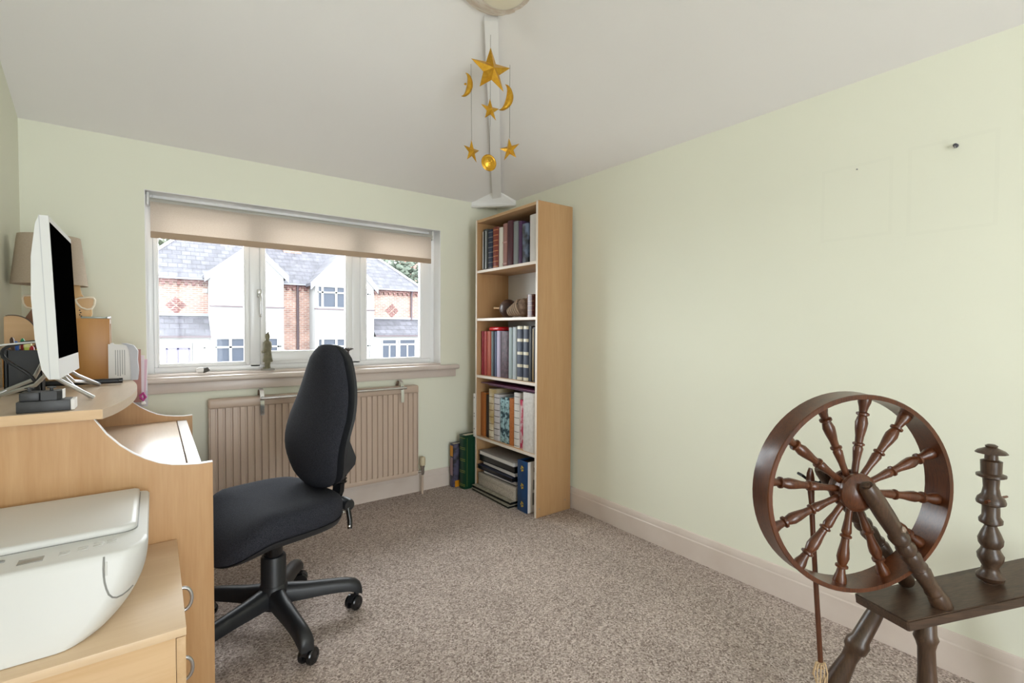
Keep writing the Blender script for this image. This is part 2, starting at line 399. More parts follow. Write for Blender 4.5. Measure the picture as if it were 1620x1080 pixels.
# ------------------------------------------------------------------ unseen glazed door, added behind the camera to let in fill light
d = thing('fill_door_1', None, None, (.325, BW-.05, 0), kind='structure')
b = nb(); ring(b, dx0, dx1, 0, dz1, .06, BW-.09, BW-.02); box(b, .295, .355, BW-.09, BW-.02, .06, dz1-.06)
obj('frame', b, m_upvc, d)
for x0, x1 in ((dx0+.06, .295), (.355, dx1-.06)): obj('glass_pane', bx(x0, x1, BW-.058, BW-.052, .06, dz1-.06), m_glass, d)

# ------------------------------------------------------------------ roller blind
t = thing('roller_blind', 'beige roller blind pulled part way down over the window', 'blind', (.83, 3.3, 1.70))
b = nb(); cyl(b, (-.01, 3.305, 1.880), (1.685, 3.305, 1.880), .023, n=24); obj('roll', b, m_roll, t)
b = nb(); box(b, -.008, 1.672, 3.2815, 3.2835, 1.715, 1.878); obj('cloth', b, m_blind, t)
obj('hem_bar', bx(-.008, 1.672, 3.276, 3.290, 1.683, 1.718, .004), m_blindbar, t)
for x0, x1 in ((-.025, -.011), (1.688, 1.702)):
    obj('bracket', bx(x0, x1, 3.292, 3.345, 1.862, 1.93, .004), m_whitep, t)

# ------------------------------------------------------------------ radiator and towel rail
t = thing('radiator', 'taupe ribbed panel radiator on the wall below the window', 'radiator', (.875, 3.2, .13))
b = nb(); rx0, rx1, rz0, rz1 = .245, 1.510, .145, .775; n = 34; pitch = (rx1-rx0)/n
pts = []
for i in range(n):
    x = rx0+i*pitch
    for q, yy in ((.02, 3.176), (.10, 3.1655), (.72, 3.1655), (.80, 3.176)): pts.append((x+q*pitch, yy))
poly = pts+[(rx1, 3.176), (rx1, 3.19), (rx0, 3.19)]
prism(b, [(x, y) for x, y in poly], rz0+.03, rz1-.02); obj('front_panel', b, m_rad, t, smooth=0)
b = nb(); box(b, rx0-.002, rx1+.002, 3.163, 3.2, rz0+.004, rz0+.036, .008); obj('bottom_rail', b, m_rad, t)
obj('back_panel', bx(rx0, rx1, 3.205, 3.225, rz0+.02, rz1-.02, .006), m_rad, t)
b = nb(); box(b, rx0-.006, rx1+.006, 3.158, 3.235, rz1-.035, rz1+.02, .012, seg=3)
obj('top_cover', b, m_rad, t)
for x in (rx0-.004, rx1-.002): obj('side_panel', bx(x, x+.006, 3.166, 3.232, rz0+.02, rz1-.02, .002), m_rad, t)
for x in (.5, 1.2): obj('wall_bracket', bx(x, x+.05, 3.225, WW, .55, .7), m_rad, t)
b = nb(); cyl(b, (rx1-.01, 3.188, .165), (1.557, 3.188, .165), .009); lathe(b, [(.011, 0), (.014, .01), (.014, .05), (.017, .055), (.017, .07)], (1.557, 3.188, .14)); obj('valve_body', b, m_chrome, t)
b = nb(); lathe(b, [(.015, 0), (.021, .006), (.022, .05), (.018, .062), (.008, .066)], (1.557, 3.188, .205), n=16); obj('thermostat_head', b, mat('ivory_plastic', 'CDBFA0', rough=.5), t)
b = nb(); cyl(b, (1.557, 3.188, 0), (1.557, 3.188, .145), .0085); obj('pipe', b, m_rad, t)
t = thing('towel_rail', 'chrome towel rail hooked over the top of the radiator', 'towel rail', (.95, 3.14, .69))
for x in (.508, 1.385):
    b = nb(); loop = [(x, 3.243, .762), (x, 3.242, .80), (x, 3.23, .824), (x, 3.20, .836), (x, 3.168, .828), (x, 3.150, .795), (x, 3.146, .74), (x, 3.147, .685)]
    rings = []
    P = [Vector(p) for p in loop]
    for i, p in enumerate(P):
        dd = (P[min(i+1, len(P)-1)]-P[max(i-1, 0)]).normalized(); s = Vector((1, 0, 0)); nn = dd.cross(s)
        rings.append([p+s*a+nn*c for a, c in ((-.011, -.002), (.011, -.002), (.011, .002), (-.011, .002))])
    loft(b, rings); h = obj('hook', b, m_chrome, t)
    b = nb(); tube(b, [(x, 3.148, .79), (x, 3.112, .788)], .008, 10); obj('arm', b, m_chrome, h)
b = nb(); cyl(b, (.495, 3.114, .788), (1.40, 3.114, .788), .0085, n=14); obj('rail', b, m_chrome, t)

# ------------------------------------------------------------------ bookcase
BX0, BX1, BY0, BY1, BZ = 1.933, 2.228, 2.347, 3.072, 2.003
SH = (1.610, 1.258, .838, .382)      # shelf undersides
t = thing('bookcase', 'tall narrow beech-effect bookcase in the corner beside the window', 'bookcase', (2.08, 2.71, 0))
for y in (BY0, BY1-.018):
    o = obj('side_panel', bx(BX0+.001, BX1, y, y+.018, 0, BZ, .0008), shelf_z, t)
    obj('edging', bx(BX0-.0005, BX0+.001, y+.0004, y+.0176, .001, BZ-.001), m_edge, o)
o = obj('top_panel', bx(BX0+.004, BX1-.005, BY0+.018, BY1-.018, BZ-.022, BZ-.003), shelf_y, t)
obj('backboard', bx(BX1-.006, BX1-.002, BY0+.018, BY1-.018, .07, BZ-.022), m_backp, t)
for z in SH:
    o = obj('shelf', bx(BX0+.004, BX1-.006, BY0+.018, BY1-.018, z, z+.018, .0008), shelf_y, t)
    obj('edging', bx(BX0+.002, BX0+.004, BY0+.0185, BY1-.0185, z, z+.018), m_edge, o)
b = nb()
for x, z in ((1.96, .055), (2.18, .07)): lathe(b, [(.004, 0), (.004, .0015), (.002, .002)], (x, BY0, z), (0, -1, 0), n=10)
obj('screw_heads', b, m_grey, t, kind='stuff')

BK = {}
def cm(hexc, rough=.55, **k):
    key = (hexc, rough, tuple(k))
    if key not in BK: BK[key] = mat('cover_'+hexc.lower(), hexc, rough=rough, **k)
    return BK[key]
def book(label, y0, y1, z0, h, col, group, xf=1.95, dep=.2, bands=None, bandc='C9A24A', name='book', lean=0, cat='book', rough=.55, bandw=.004, round_=True, cover=None, pagec=None, tops=None):
    """upright book, spine towards -x"""
    w = y1-y0; yc = (y0+y1)/2; g = .0012
    z0 += .0008; t = thing(name, label, cat, (xf+dep/2, yc, z0), 0, group)
    M = cover or cm(col, rough)
    hw = w/2-g; c = min(.0035, hw*.3); bul = min(.008, hw*.5) if round_ else 0
    b = nb()
    prof = [(-dep/2+dep, -hw), (-dep/2+.006, -hw)]
    k = 7
    for i in range(k): a = -pi/2+pi*i/(k-1); prof.append((-dep/2+.006-(.006+0*bul)*cos(a) if not round_ else -dep/2+bul-bul*cos(a), hw*sin(a)))
    prof += [(dep/2, hw), (dep/2, hw-c), (-dep/2+bul+.006, hw-c), (-dep/2+bul+.006, -hw+c), (dep/2, -hw+c)]
    sh = math.tan(lean)
    def put(bm, pts, za, zb):
        loft(bm, [[(x, y+z*sh, z) for x, y in pts] for z in (za, zb)])
    put(b, prof[0:1]+prof[2:], 0, h); obj('cover', b, M, t, world=False, smooth=50)
    b = nb(); put(b, [(-dep/2+bul+.006, -hw+c), (dep/2-.004, -hw+c), (dep/2-.004, hw-c), (-dep/2+bul+.006, hw-c)], .004, h-.005)
    obj('pages', b, pagec or m_page, t, world=False, smooth=0)
    if bands:
        b = nb()
        for z in bands:
            zz = z*h; arc = [(-dep/2+bul-(bul+.0012)*cos(-pi/2+pi*i/6) if round_ else -dep/2-.0012, hw*1.0*sin(-pi/2+pi*i/6)) for i in range(7)]
            put(b, arc+[(-dep/2+bul+.004, hw*.8), (-dep/2+bul+.004, -hw*.8)], zz-bandw/2, zz+bandw/2)
        obj('spine_bands', b, cm(bandc, .35), t, world=False, smooth=50, kind='stuff')
    return t
# books on the top shelf, from the window side to the room side
z = SH[0]+.018; G = 'books on the top shelf'
ev = lambda n, a=.07, b=.93: [a+(b-a)*i/(n-1) for i in range(n)]
book('dark grey album with a silver frame line on the spine, first on the top shelf', 2.967, 3.024, z, .300, '3B3E3C', G, 1.962)
T = [o for o in COL.objects if o.name.startswith('book') and o.type == 'EMPTY'][-1]
b = nb(); tube(b, [(1.9605, 2.976, z+.012), (1.9605, 3.015, z+.012), (1.9605, 3.015, z+.285), (1.9605, 2.976, z+.285)], .0022, 6, closed=True); obj('spine_frame', b, m_steel, T)
book('navy blue album with narrow pale gold bands on the top shelf', 2.901, 2.962, z, .288, '1F2A44', G, 1.965, bands=ev(8, .05), bandc='8A8B8C')
book('red-brown leather album with bright gold bands on the top shelf', 2.832, 2.897, z, .294, '7A2A1E', G, 1.962, bands=ev(8, .05), bandc='D69A5A', rough=.4)
book('narrow plain white album between the red-brown and rose ones on the top shelf', 2.775, 2.822, z, .282, 'D8D2C6', G, 1.965, round_=False)
book('dusty rose album with a small pale label on the top shelf', 2.720, 2.772, z, .300, '9C6F68', G, 1.965, round_=False, bands=[.08, .57], bandc='C0948A', bandw=.008)
book('dark maroon album with a plain square spine on the top shelf', 2.655, 2.718, z, .309, '4A1F2A', G, 1.962, round_=False)
book('plain grey album between the maroon and purple ones on the top shelf', 2.596, 2.652, z, .294, '7C8081', G, 1.965, round_=False)
book('thin deep purple album on the top shelf', 2.558, 2.594, z, .288, '43204A', G, 1.965, round_=False)
m_storm = mat('stormy_print', '20232A', rough=.3, noise=(14, .42, .6), color2='6C7A94')
book('black album with a blue and grey cloudy picture on the spine, top shelf', 2.486, 2.555, z, .262, '20232A', G, 1.965, round_=False, cover=m_storm)
book('tall white album standing last before the near side panel on the top shelf', 2.385, 2.470, z, .305, 'D5D0CC', G, 1.962, round_=False)
# second shelf
z = SH[1]+.0188
b = nb()
P = Vector((2.04, 2.80, z+.0665)); dr = Vector((.0, 1, .06)).normalized()
t = thing('maraca', 'dark brown gourd maraca with a pale stick handle on the second shelf', 'maraca', (2.04, 2.8, z))
prof = [(.0665*sin(pi*i/14), -.0665*cos(pi*i/14)*1.06) for i in range(15)]
lathe(b, prof, P, (0, 1, 0), n=28); obj('gourd', b, mat('polished_gourd', '3A2620', rough=.35, noise=(7, .4, .65), color2='5A4037'), t)
b = nb(); tube(b, [P+dr*.06, P+dr*.09, P+dr*.165, P+dr*.178], [.007, .0065, .0065, .009], 12); obj('stick', b, mat('bare_stick', 'E0BC94', rough=.5), t)
b = nb(); tube(b, [P-dr*.064, P-dr*.075, P-dr*.088], [.012, .01, .005], 10); obj('stub', b, mat('dark_stub', '2A1C18'), t)
# ribbed fossil-like ornament: body with curved raised ribs
t = thing('ribbed_ornament', 'rough grey-brown ribbed shell-like ornament between the maraca and the little red book', 'ornament', (2.03, 2.61, z))
b = nb(); cx, cy, cz = 2.03, 2.60, z+.0665
rings = []
for i in range(13):
    a = pi*i/12; s = sin(a); rr = .064*s+.002
    rings.append([(cx+rr*.9*cos(2*pi*j/26), cy-.062*cos(a)*-1+.0, cz+rr*sin(2*pi*j/26)) for j in range(26)])
loft(b, rings)
for v in b.verts:
    k = random.uniform(.96, 1.04); v.co = Vector((cx, cy, cz))+(v.co-Vector((cx, cy, cz)))*k; v.co.z = max(v.co.z, z+.001)
m_fos = mat('rough_fossil', '6E5848', rough=.85, noise=(50, .35, .65), color2='8F7764', bump=(60, .8, .004))
obj('body', b, m_fos, t)
m_rib = mat('pale_fossil', 'A58F7A', rough=.85)
ax = Vector((-.25, .93, -.28)).normalized(); ex, ey, _e = frame(ax)
for i in range(6):
    c = Vector((cx-.012, cy+.012, cz+.004))+ax*(.010+.0205*i); rr = .057-.0066*i
    b = nb(); q = [c+ex*rr*cos(2*pi*j/24)+ey*rr*sin(2*pi*j/24) for j in range(24)]
    tube(b, [Vector((v.x, v.y, max(v.z, z+.0075))) for v in q], .006, 8, closed=True); obj('rib', b, m_rib, t)
c = Vector((cx-.012, cy+.012, cz+.004)); b = nb(); lathe(b, [(.046, 0), (.040, .03), (.024, .075), (.012, .11), (.004, .118)], c, ax, n=24)
for v in b.verts: v.co.z = max(v.co.z, z+.003)
obj('cone', b, mat('dark_fossil', '241B16', rough=.9), t)
book('little dark red leather book with ribbed spine and gold lines on the second shelf', 2.44, 2.515, z, .148, '4A1714', None, 1.975, .11, bands=[.06, .3, .5, .7, .94], bandc='8A6A52', rough=.3)
# third shelf
z = SH[2]+.018; G = 'books on the third shelf'
book('crimson album, first from the window on the third shelf', 3.012, 3.05, z, .325, '8E1F2E', G, 1.965, round_=True)
book('faded salmon red album, second from the window on the third shelf', 2.972, 3.010, z, .325, 'A8443F', G, 1.965)
book('orange-red album, third from the window on the third shelf', 2.915, 2.970, z, .325, 'A4492E', G, 1.965)
book('thin grey-green album next to the orange-red one on the third shelf', 2.888, 2.913, z, .325, '6F7878', G, 1.965)
book('thin dark navy album on the third shelf', 2.868, 2.886, z, .325, '1E2536', G, 1.965)
book('thin slate blue album beside the lilac one on the third shelf', 2.845, 2.866, z, .325, '56617A', G, 1.965)
book('pale lilac album on the third shelf', 2.800, 2.843, z, .328, 'B1A7BE', G, 1.965, round_=False)
book('thick dark plum album with a worn spine on the third shelf', 2.700, 2.797, z, .325, '3C2328', G, 1.965, round_=False, cover=mat('worn_plum_leather', '35202A', rough=.5, noise=(40, .4, .7), color2='553842'))
book('pale grey-green album left of the near pale grey one on the third shelf', 2.652, 2.697, z, .353, '8E9A9A', G, 1.963, round_=False)
book('pale grey album right of the grey-green one on the third shelf', 2.604, 2.650, z, .355, 'A3AAAE', G, 1.963, round_=False)
book('slate ledger with cream bands, the one further from the near side panel', 2.540, 2.600, z, .362, '3A4152', G, 1.96, bands=[.035, .27, .50, .74, .97], bandc='CFC7B2', bandw=.02)
book('slate ledger with cream bands, the one nearer the near side panel', 2.476, 2.532, z, .362, '3A4152', G, 1.96, bands=[.035, .27, .50, .74, .97], bandc='CFC7B2', bandw=.02)
book('black album beside the banded ledgers on the third shelf', 2.438, 2.474, z, .362, '17171A', G, 1.965, round_=False)
book('black album with a thin brass line, last on the third shelf', 2.372, 2.436, z, .355, '1E1612', G, 1.965, round_=False)
T = [o for o in COL.objects if o.name.startswith('book') and o.type == 'EMPTY'][-1]
obj('brass_line', bx(1.9632, 1.966, 2.420, 2.431, z+.01, z+.345), cm('8B7440', .4), T)
b = nb(); loft(b, [[(2.05+x*k, 2.895+y*k, z+.3295+h) for x, y in sell(.075, .095, 3.5, 40)] for k, h in ((.9, 0), (.97, .004), (1, .012), (.98, .021), (.92, .026), (.8, .028))])
obj('pouch', b, mat('bright_red_vinyl', 'C3141F', rough=.25), None, 'bright red vinyl pouch lying on top of the books on the third shelf', 'pouch')
# fourth shelf
z = SH[3]+.018; G = 'albums on the fourth shelf'
t = thing('binder_strip', 'white punched binder strip leaning on the window side of the fourth shelf', 'binder strip', (1.925, 3.07, z))
b = nb(); box(b, 1.925, 1.93, 3.056, 3.088, z-.01, z+.315, .001)
obj('strip', b, m_paper, t)
b = nb()
for zz in (.05, .145, .165, .285): lathe(b, [(.006, 0), (.006, .0012), (.003, .0016)], (1.925, 3.072, z+zz), (-1, 0, 0), n=12)
obj('holes', b, m_grey, t, kind='stuff')
book('orange-brown album, first from the window on the fourth shelf', 2.985, 3.050, z, .325, 'A9642B', G, 1.965, round_=False)
book('near-black brown album beside the orange-brown one on the fourth shelf', 2.937, 2.983, z, .312, '261A14', G, 1.968, round_=False)
book('cream and gold album with ribbed spine on the fourth shelf', 2.876, 2.934, z, .362, 'CDB98E', G, 1.958, bands=ev(7, .04, .85), bandc='6E4E22', bandw=.005, cover=mat('cream_gilt', 'DCD3BC', rough=.5, noise=(9, .4, .62), color2='B99F6A', stretch=(1, 1, 1)))
book('silver-white album with dark ribbed bands, left of the two patterned albums', 2.802, 2.872, z, .330, 'C9C4C6', G, 1.96, bands=ev(7, .12, .93), bandc='5B5250', bandw=.005)
m_flor = mat('blue_floral_print', '9FC0C6', rough=.5, noise=(34, .47, .56), color2='23424E')
book('pale blue floral album further from the near side panel', 2.744, 2.799, z, .312, '9FC0C6', G, 1.965, cover=m_flor, round_=False)
book('pale blue floral album nearer the near side panel', 2.687, 2.742, z, .322, '9FC0C6', G, 1.965, cover=m_flor, round_=False)
book('tan orange album between the floral and ribbed white ones', 2.627, 2.685, z, .322, 'B0662C', G, 1.962, round_=False, cover=mat('tan_cloth', 'A95F2A', rough=.7, noise=(90, .3, .7), color2='BD743A'))
book('white album with thin dark ribs beside the pink one', 2.568, 2.624, z, .368, 'DDD8D2', G, 1.956, bands=ev(8, .03, .93), bandc='3C3834', bandw=.003)
book('pink and white patterned album beside the large white one', 2.512, 2.566, z, .326, 'C22E5C', G, 1.965, round_=False, cover=mat('pink_floral', 'E3C4C9', rough=.5, noise=(20, .42, .55), color2='C0204F'))
book('large thick white album, last on the fourth shelf', 2.385, 2.508, z-.008+.008, .385, 'D9D4CF', G, 1.944, dep=.22, round_=False, cover=mat('white_album_cover', 'DAD5D0', rough=.6, noise=(60, .35, .65), color2='CCC6C0'), pagec=m_paper)
for i, (zz, dz, y0, y1, hexc, lab) in enumerate(((.389, .006, 2.40, 2.93, '5A2A52', 'dark purple document folder lying lowest across the albums on the fourth shelf'), (.397, .007, 2.39, 3.03, '7E4468', 'plum document folder lying on top across the albums on the fourth shelf'))):
    t = thing('document_folder', lab, 'folder', (2.06, (y0+y1)/2, z+zz), 0, 'folders lying on the fourth shelf albums')
    for k in (0, 1):
        obj('flap', bx(1.955, 2.2, y0, y1, z+zz+k*dz*.7, z+zz+k*dz*.7+.0015), cm(hexc, .35), t)
    obj('sheets', bx(1.962, 2.195, y0+.006, y1-.006, z+zz+.0016, z+zz+dz*.7-.0001), m_paper, t)
# bottom of the bookcase: a flat stack
G = 'papers piled at the bottom of the bookcase'
def flat(name, label, cat, x0, x1, y0, y1, z0, z1, M, rot=0, group=G, inner=None, bev=.0015):
    c = Vector(((x0+x1)/2, (y0+y1)/2, z0)); t = thing(name, label, cat, c, rot, group)
    a, e = (x1-x0)/2, (y1-y0)/2; h = z1-z0
    if inner:
        q = min(.0022, h*.2)
        obj('cover', bx(-a, a, -e, e, 0, q), M, t, world=False); obj('cover', bx(-a, a, -e, e, h-q, h), M, t, world=False)
        obj('sheets', bx(-a+.005, a-.002, -e+.005, e-.005, q, h-q), inner, t, world=False)
        obj('spine', bx(a-.002, a, -e, e, q, h-q), M, t, world=False)
    else:
        obj('case', bx(-a, a, -e, e, 0, h*.86, bev), M, t, world=False); obj('lid', bx(-a-.001, a+.001, -e-.001, e+.001, h*.55, h, bev), M, t, world=False)
    return t
m_pf = mat('mottled_portfolio', '8B8575', rough=.6, noise=(45, .4, .6), color2='A7A090')
m_mesh = mat('silver_weave', 'A9A5A0', rough=.5, noise=(200, .4, .6), color2='8C8883')
flat('art_portfolio', 'thin mottled grey art portfolio lying lowest on the carpet, poking out of the bookcase', 'portfolio', 1.885, 2.2, 2.575, 3.05, .0, .018, m_pf, rad(-1), inner=m_blackg)
flat('art_portfolio', 'speckled stone-coloured portfolio lying directly below the white weave-patterned box', 'portfolio', 1.895, 2.2, 2.58, 3.05, .019, .041, m_pf, rad(1), inner=m_blackg)
flat('storage_box', 'off-white weave-patterned flat box in the bottom of the bookcase', 'box', 1.935, 2.2, 2.572, 3.028, .042, .132, mat('weave_card', 'C6BDB0', rough=.6, noise=(170, .42, .58), color2='A99F92'), 0)
flat('ring_binder', 'black ring binder with ruffled sheets lying on the white weave-patterned box', 'binder', 1.955, 2.2, 2.60, 2.99, .134, .164, m_black, rad(1.5), inner=m_paper)
flat('document_folder', 'navy blue folder lying in the middle of the bottom stack', 'folder', 1.925, 2.2, 2.595, 3.03, .166, .194, cm('1A2342', .4), 0, inner=m_blackg)
flat('document_folder', 'thin black folder with white sheets lying above the navy folder', 'folder', 1.95, 2.2, 2.59, 3.0, .196, .226, m_blackg, rad(-1.5), inner=m_paper)
flat('ring_binder', 'thick black binder lying just below the silver-grey folder', 'binder', 1.935, 2.2, 2.585, 3.02, .228, .270, m_blackg, rad(.8), inner=m_blackg)
flat('document_folder', 'silver-grey weave-patterned folder lying topmost on the bottom stack', 'folder', 1.93, 2.2, 2.58, 3.015, .272, .300, m_mesh, rad(-.8), inner=m_paper)
t = thing('box_file', 'blue upright box file with gold ornaments and a printed white side', 'box file', (2.07, 2.487, 0))
m_blue = mat('blue_cover', '123A66', rough=.35, noise=(9, .35, .7), color2='1B4A7C')
b = nb(); box(b, 1.937, 2.2, 2.436, 2.442, .002, .335, .001); obj('printed_side', b, m_paper, t)
obj('spine', bx(1.93, 1.937, 2.436, 2.54, .001, .337, .002), m_blue, t); obj('far_side', bx(1.937, 2.2, 2.534, 2.54, .001, .335), m_blue, t)
obj('filling', bx(1.938, 2.195, 2.443, 2.533, .004, .325), m_blackg, t)
m_orn = cm('C7A83E', .35)
for zz in (.05, .17, .285):
    b = nb()
    for k in range(5):
        a = k*2*pi/5; lathe(b, [(.001, 0), (.007, .001), (.004, .0022), (.001, .0026)], (1.93, 2.488+.010*cos(a), zz+.014*sin(a)), (-1, 0, 0), n=8)
    obj('gold_ornament', b, m_orn, t)
b = nb()
for x0, x1, z0, z1 in ((1.985, 2.05, .265, .295), (1.98, 2.03, .15, .215), (1.975, 2.03, .05, .13)): box(b, x0, x1, 2.4353, 2.436, z0, z1)
obj('printed_pictures', b, m_grey, t, kind='stuff')
# books on the floor beside it
t = book('tall dark green album with gold lines standing on the carpet against the bookcase', 3.088, 3.166, .001, .402, '0B3A26', 'books standing on the carpet by the bookcase', 1.842, .26, bands=[.06, .085, .31, .34, .525, .555, .74, .77, .95], bandc='8F9440', bandw=.003, rough=.35)
obj('cover_line', bx(1.866, 1.868, 3.0885, 3.0892, .02, .385), cm('8F9440', .35), t)
t.rotation_euler.z = rad(4)
m_comic = mat('colourful_print', '1B1B24', rough=.35, noise=(22, .45, .6), color2='45415A')
t = book('smaller picture-covered hardback with orange panels on the carpet beside the green album', 3.176, 3.230, .001, .328, '1B1B24', 'books standing on the carpet by the bookcase', 1.80, .22, round_=False, cover=m_comic)
obj('spine_panel', bx(1.7988, 1.8, 3.184, 3.222, .235, .315), cm('D08A1E', .4), t); obj('spine_panel', bx(1.7988, 1.8, 3.186, 3.221, .09, .225), cm('96787A', .5), t)
b = nb(); box(b, 1.815, 1.86, 3.1755, 3.1772, .002, .05); obj('cover_panel', b, cm('D08A1E', .4), t)
t.rotation_euler.z = rad(4)

# ------------------------------------------------------------------ ceiling light and mobile
t = thing('ceiling_light', 'flush ceiling light with a ringed plaster surround at the top of the rafter', 'ceiling light', (1.27, 1.79, FLAT-.05))
RC = (1.268, 1.792, FLAT)
b = nb(); lathe(b, [(.192, 0), (.192, .006), (.186, .013), (.178, .012), (.172, .018), (.160, .022), (.155, .020), (.148, .027), (.134, .031), (.128, .028), (.122, .034), (.110, .030), (.10, .036), (.08, .036)], RC, (0, 0, -1), n=48)
obj('plaster_rose', b, mat('veined_plaster', 'EBE3D8', rough=.55, noise=(18, .35, .6), color2='D9CABA', stretch=(1, 2.5, 1)), t, smooth=30)
b = nb(); lathe(b, [(.098, .034), (.09, .044), (.07, .053), (.04, .059), (.002, .061)], RC, (0, 0, -1), n=40); obj('glass_dome', b, mat('cream_glass', 'F4ECD4', rough=.25), t)

MR = Vector((.804, -.595, 0)); MF = Vector((.595, .804, 0))
mob = thing('hanging_mobile', 'gilded mobile of stars, moons and a sun hanging from the rafter', 'mobile', (1.36, 2.035, 1.98))
MC = Vector((1.36, 2.03, 0))
def star(R, rI, th, c, yaw, tilt=0, asym=0):
    b = nb(); vf = []; 
    x = MR*cos(yaw)+MF*sin(yaw); nrm = -(MF*cos(yaw)-MR*sin(yaw)); zz = Vector((0, 0, 1))
    cv = Vector(c); pts = []
    for i in range(10):
        a = pi/2+tilt+i*pi/5; r = R if i % 2 == 0 else rI
        pts.append(b.verts.new(cv+x*r*cos(a)+zz*r*sin(a)))
    f = b.verts.new(cv+nrm*th); k = b.verts.new(cv-nrm*th)
    for i in range(10):
        b.faces.new((pts[i], pts[(i+1) % 10], f)); b.faces.new((pts[(i+1) % 10], pts[i], k))
    return b
def at(r, z, d=0): return MC+MR*r+Vector((0, 0, z))+MF*d
obj('large_star', star(.113, .046, .032, at(.004, 2.482), rad(28), rad(2)), m_gold, mob, smooth=0)
obj('small_star', star(.056, .022, .017, at(0, 2.288), rad(35), rad(2)), m_gold, mob, smooth=0)
obj('small_star', star(.058, .022, .017, at(-.092, 2.083), rad(50), rad(2)), m_gold, mob, smooth=0)
obj('small_star', star(.058, .022, .017, at(.097, 2.093), rad(-25), rad(4)), m_gold, mob, smooth=0)
def moon(c, h, w, yaw, tilt, th=.012):
    b = nb(); x = MR*cos(yaw)+MF*sin(yaw); nrm = MF*cos(yaw)-MR*sin(yaw); cv = Vector(c); rings = []
    n = 16
    for i in range(n+1):
        a = -pi/2+pi*i/n
        o = Vector((w*1.0*cos(a)*.95, h*sin(a))); inn = Vector((w*.34*cos(a), h*.97*sin(a)))
        mid = (o+inn)/2; hw = max((o-inn).length/2, .001); dd = (o-inn).normalized() if (o-inn).length > 1e-5 else Vector((1, 0))
        ring = []
        for j in range(8):
            q = 2*pi*j/8; p2 = mid+dd*hw*cos(q); p2 = Vector((p2.x*cos(tilt)-p2.y*sin(tilt), p2.x*sin(tilt)+p2.y*cos(tilt)))
            ring.append(cv+x*p2.x+Vector((0, 0, p2.y))+nrm*(th*min(1, hw/.008)*sin(q)))
        rings.append(ring)
    loft(b, rings)
    # a nose bump for the face
    return b
obj('crescent_moon', moon(at(-.134, 2.413), .060, .050, rad(14), rad(-10), .013), m_gold, mob, smooth=50)
b = nb(); lathe(b, [(.001, 0), (.006, .003), (.004, .011), (.001, .014)], at(-.117, 2.412, -.006), -MR, n=8); obj('moon_nose', b, m_gold, mob)
obj('crescent_moon', moon(at(.058, 2.352), .066, .060, rad(8), rad(-14), .013), m_gold, mob, smooth=50)
b = nb(); sc = at(-.006, 2.028); dsn = (-MF+MR*.55).normalized()
lathe(b, [(.001, -.012), (.02, -.011), (.032, -.006), (.041, -.002), (.041, .002), (.034, .006), (.03, .005), (.02, .011), (.001, .013)], sc, dsn, n=26)
so = obj('sun_disc', b, m_gold, mob, smooth=30)
b = nb(); xs_, ys_, zs_ = frame(dsn)
for px, py, r in ((-.011, .008, .005), (.011, .008, .005), (0, -.002, .005), (0, -.013, .006)): lathe(b, [(r, .009), (r*.9, .013), (.0005, .0145)], sc+xs_*px+ys_*py, dsn, n=8)
obj('sun_face', b, m_gold, so)
m_thread = mat('dark_thread', '4A4038', rough=.8)
for a, e in (((0, 2.70), (0, 2.585)), ((.0, 2.46), (.0, 2.34)), ((0, 2.28), (-.004, 2.066)), ((-.097, 2.514), (-.092, 2.138)), ((.097, 2.51), (.097, 2.15))):
    b = nb(); tube(b, [at(a[0], a[1]), at(e[0], e[1])], .0008, 5); obj('thread', b, m_thread, mob)
b = nb(); hp = at(0, 2.70); tube(b, [hp+Vector((0, 0, .03)), hp, hp+MR*.006+Vector((0, 0, -.006)), hp+MR*.010+Vector((0, 0, .002))], .0014, 6); obj('hook', b, m_chrome, mob)

# ------------------------------------------------------------------ nail plug on the right wall
t = thing('picture_hook', 'small dark picture hook on the plain right wall', 'hook', (RW, .452, 1.845))
b = nb(); lathe(b, [(.007, 0), (.007, .004), (.004, .006), (.004, .012), (.006, .016), (.001, .018)], (RW, .452, 1.845), (-1, 0, 0), n=12); obj('plug', b, mat('dark_plug', '4B4950', rough=.5), t)
b = nb(); tube(b, [(RW-.01, .452, 1.845), (RW-.014, .452, 1.836), (RW-.018, .452, 1.834), (RW-.02, .452, 1.842)], .0018, 6); obj('crook', b, m_grey, t)
b = nb(); lathe(b, [(.003, 0), (.003, .002), (.001, .003)], (RW, .748, 1.841), (-1, 0, 0), n=8)
obj('wall_plug', b, m_grey, None, 'tiny grey wall plug left of the dark picture hook', 'wall plug')

# ------------------------------------------------------------------ window sill ornaments
SZ = .9386
t = thing('warrior_figurine', 'grey-green stone warrior figurine standing on the window sill', 'figurine', (.562, 3.285, SZ), rad(150))
m_stone = mat('grey_green_stone', '6F6A52', rough=.7, noise=(40, .35, .65), color2='857F66', bump=(80, .4, .002))
b = nb(); prism(b, sell(.038, .03, 3, 24), 0, .01, bev=.002); obj('plinth', b, mat('pale_stone', 'A5A097', rough=.6), t, world=False)
b = nb()
def body(z, a, c, x=0): return [(x+a*cos(2*pi*j/20), c*sin(2*pi*j/20), z) for j in range(20)]
loft(b, [body(.05, .026, .031), body(.058, .028, .034), body(.075, .024, .030), body(.10, .021, .026), body(.115, .02, .024), body(.14, .022, .03), body(.165, .022, .034), body(.178, .016, .026), body(.184, .009, .011), body(.19, .009, .009), body(.198, .0125, .0115), body(.21, .0135, .012), body(.219, .011, .010), body(.226, .006, .006)])
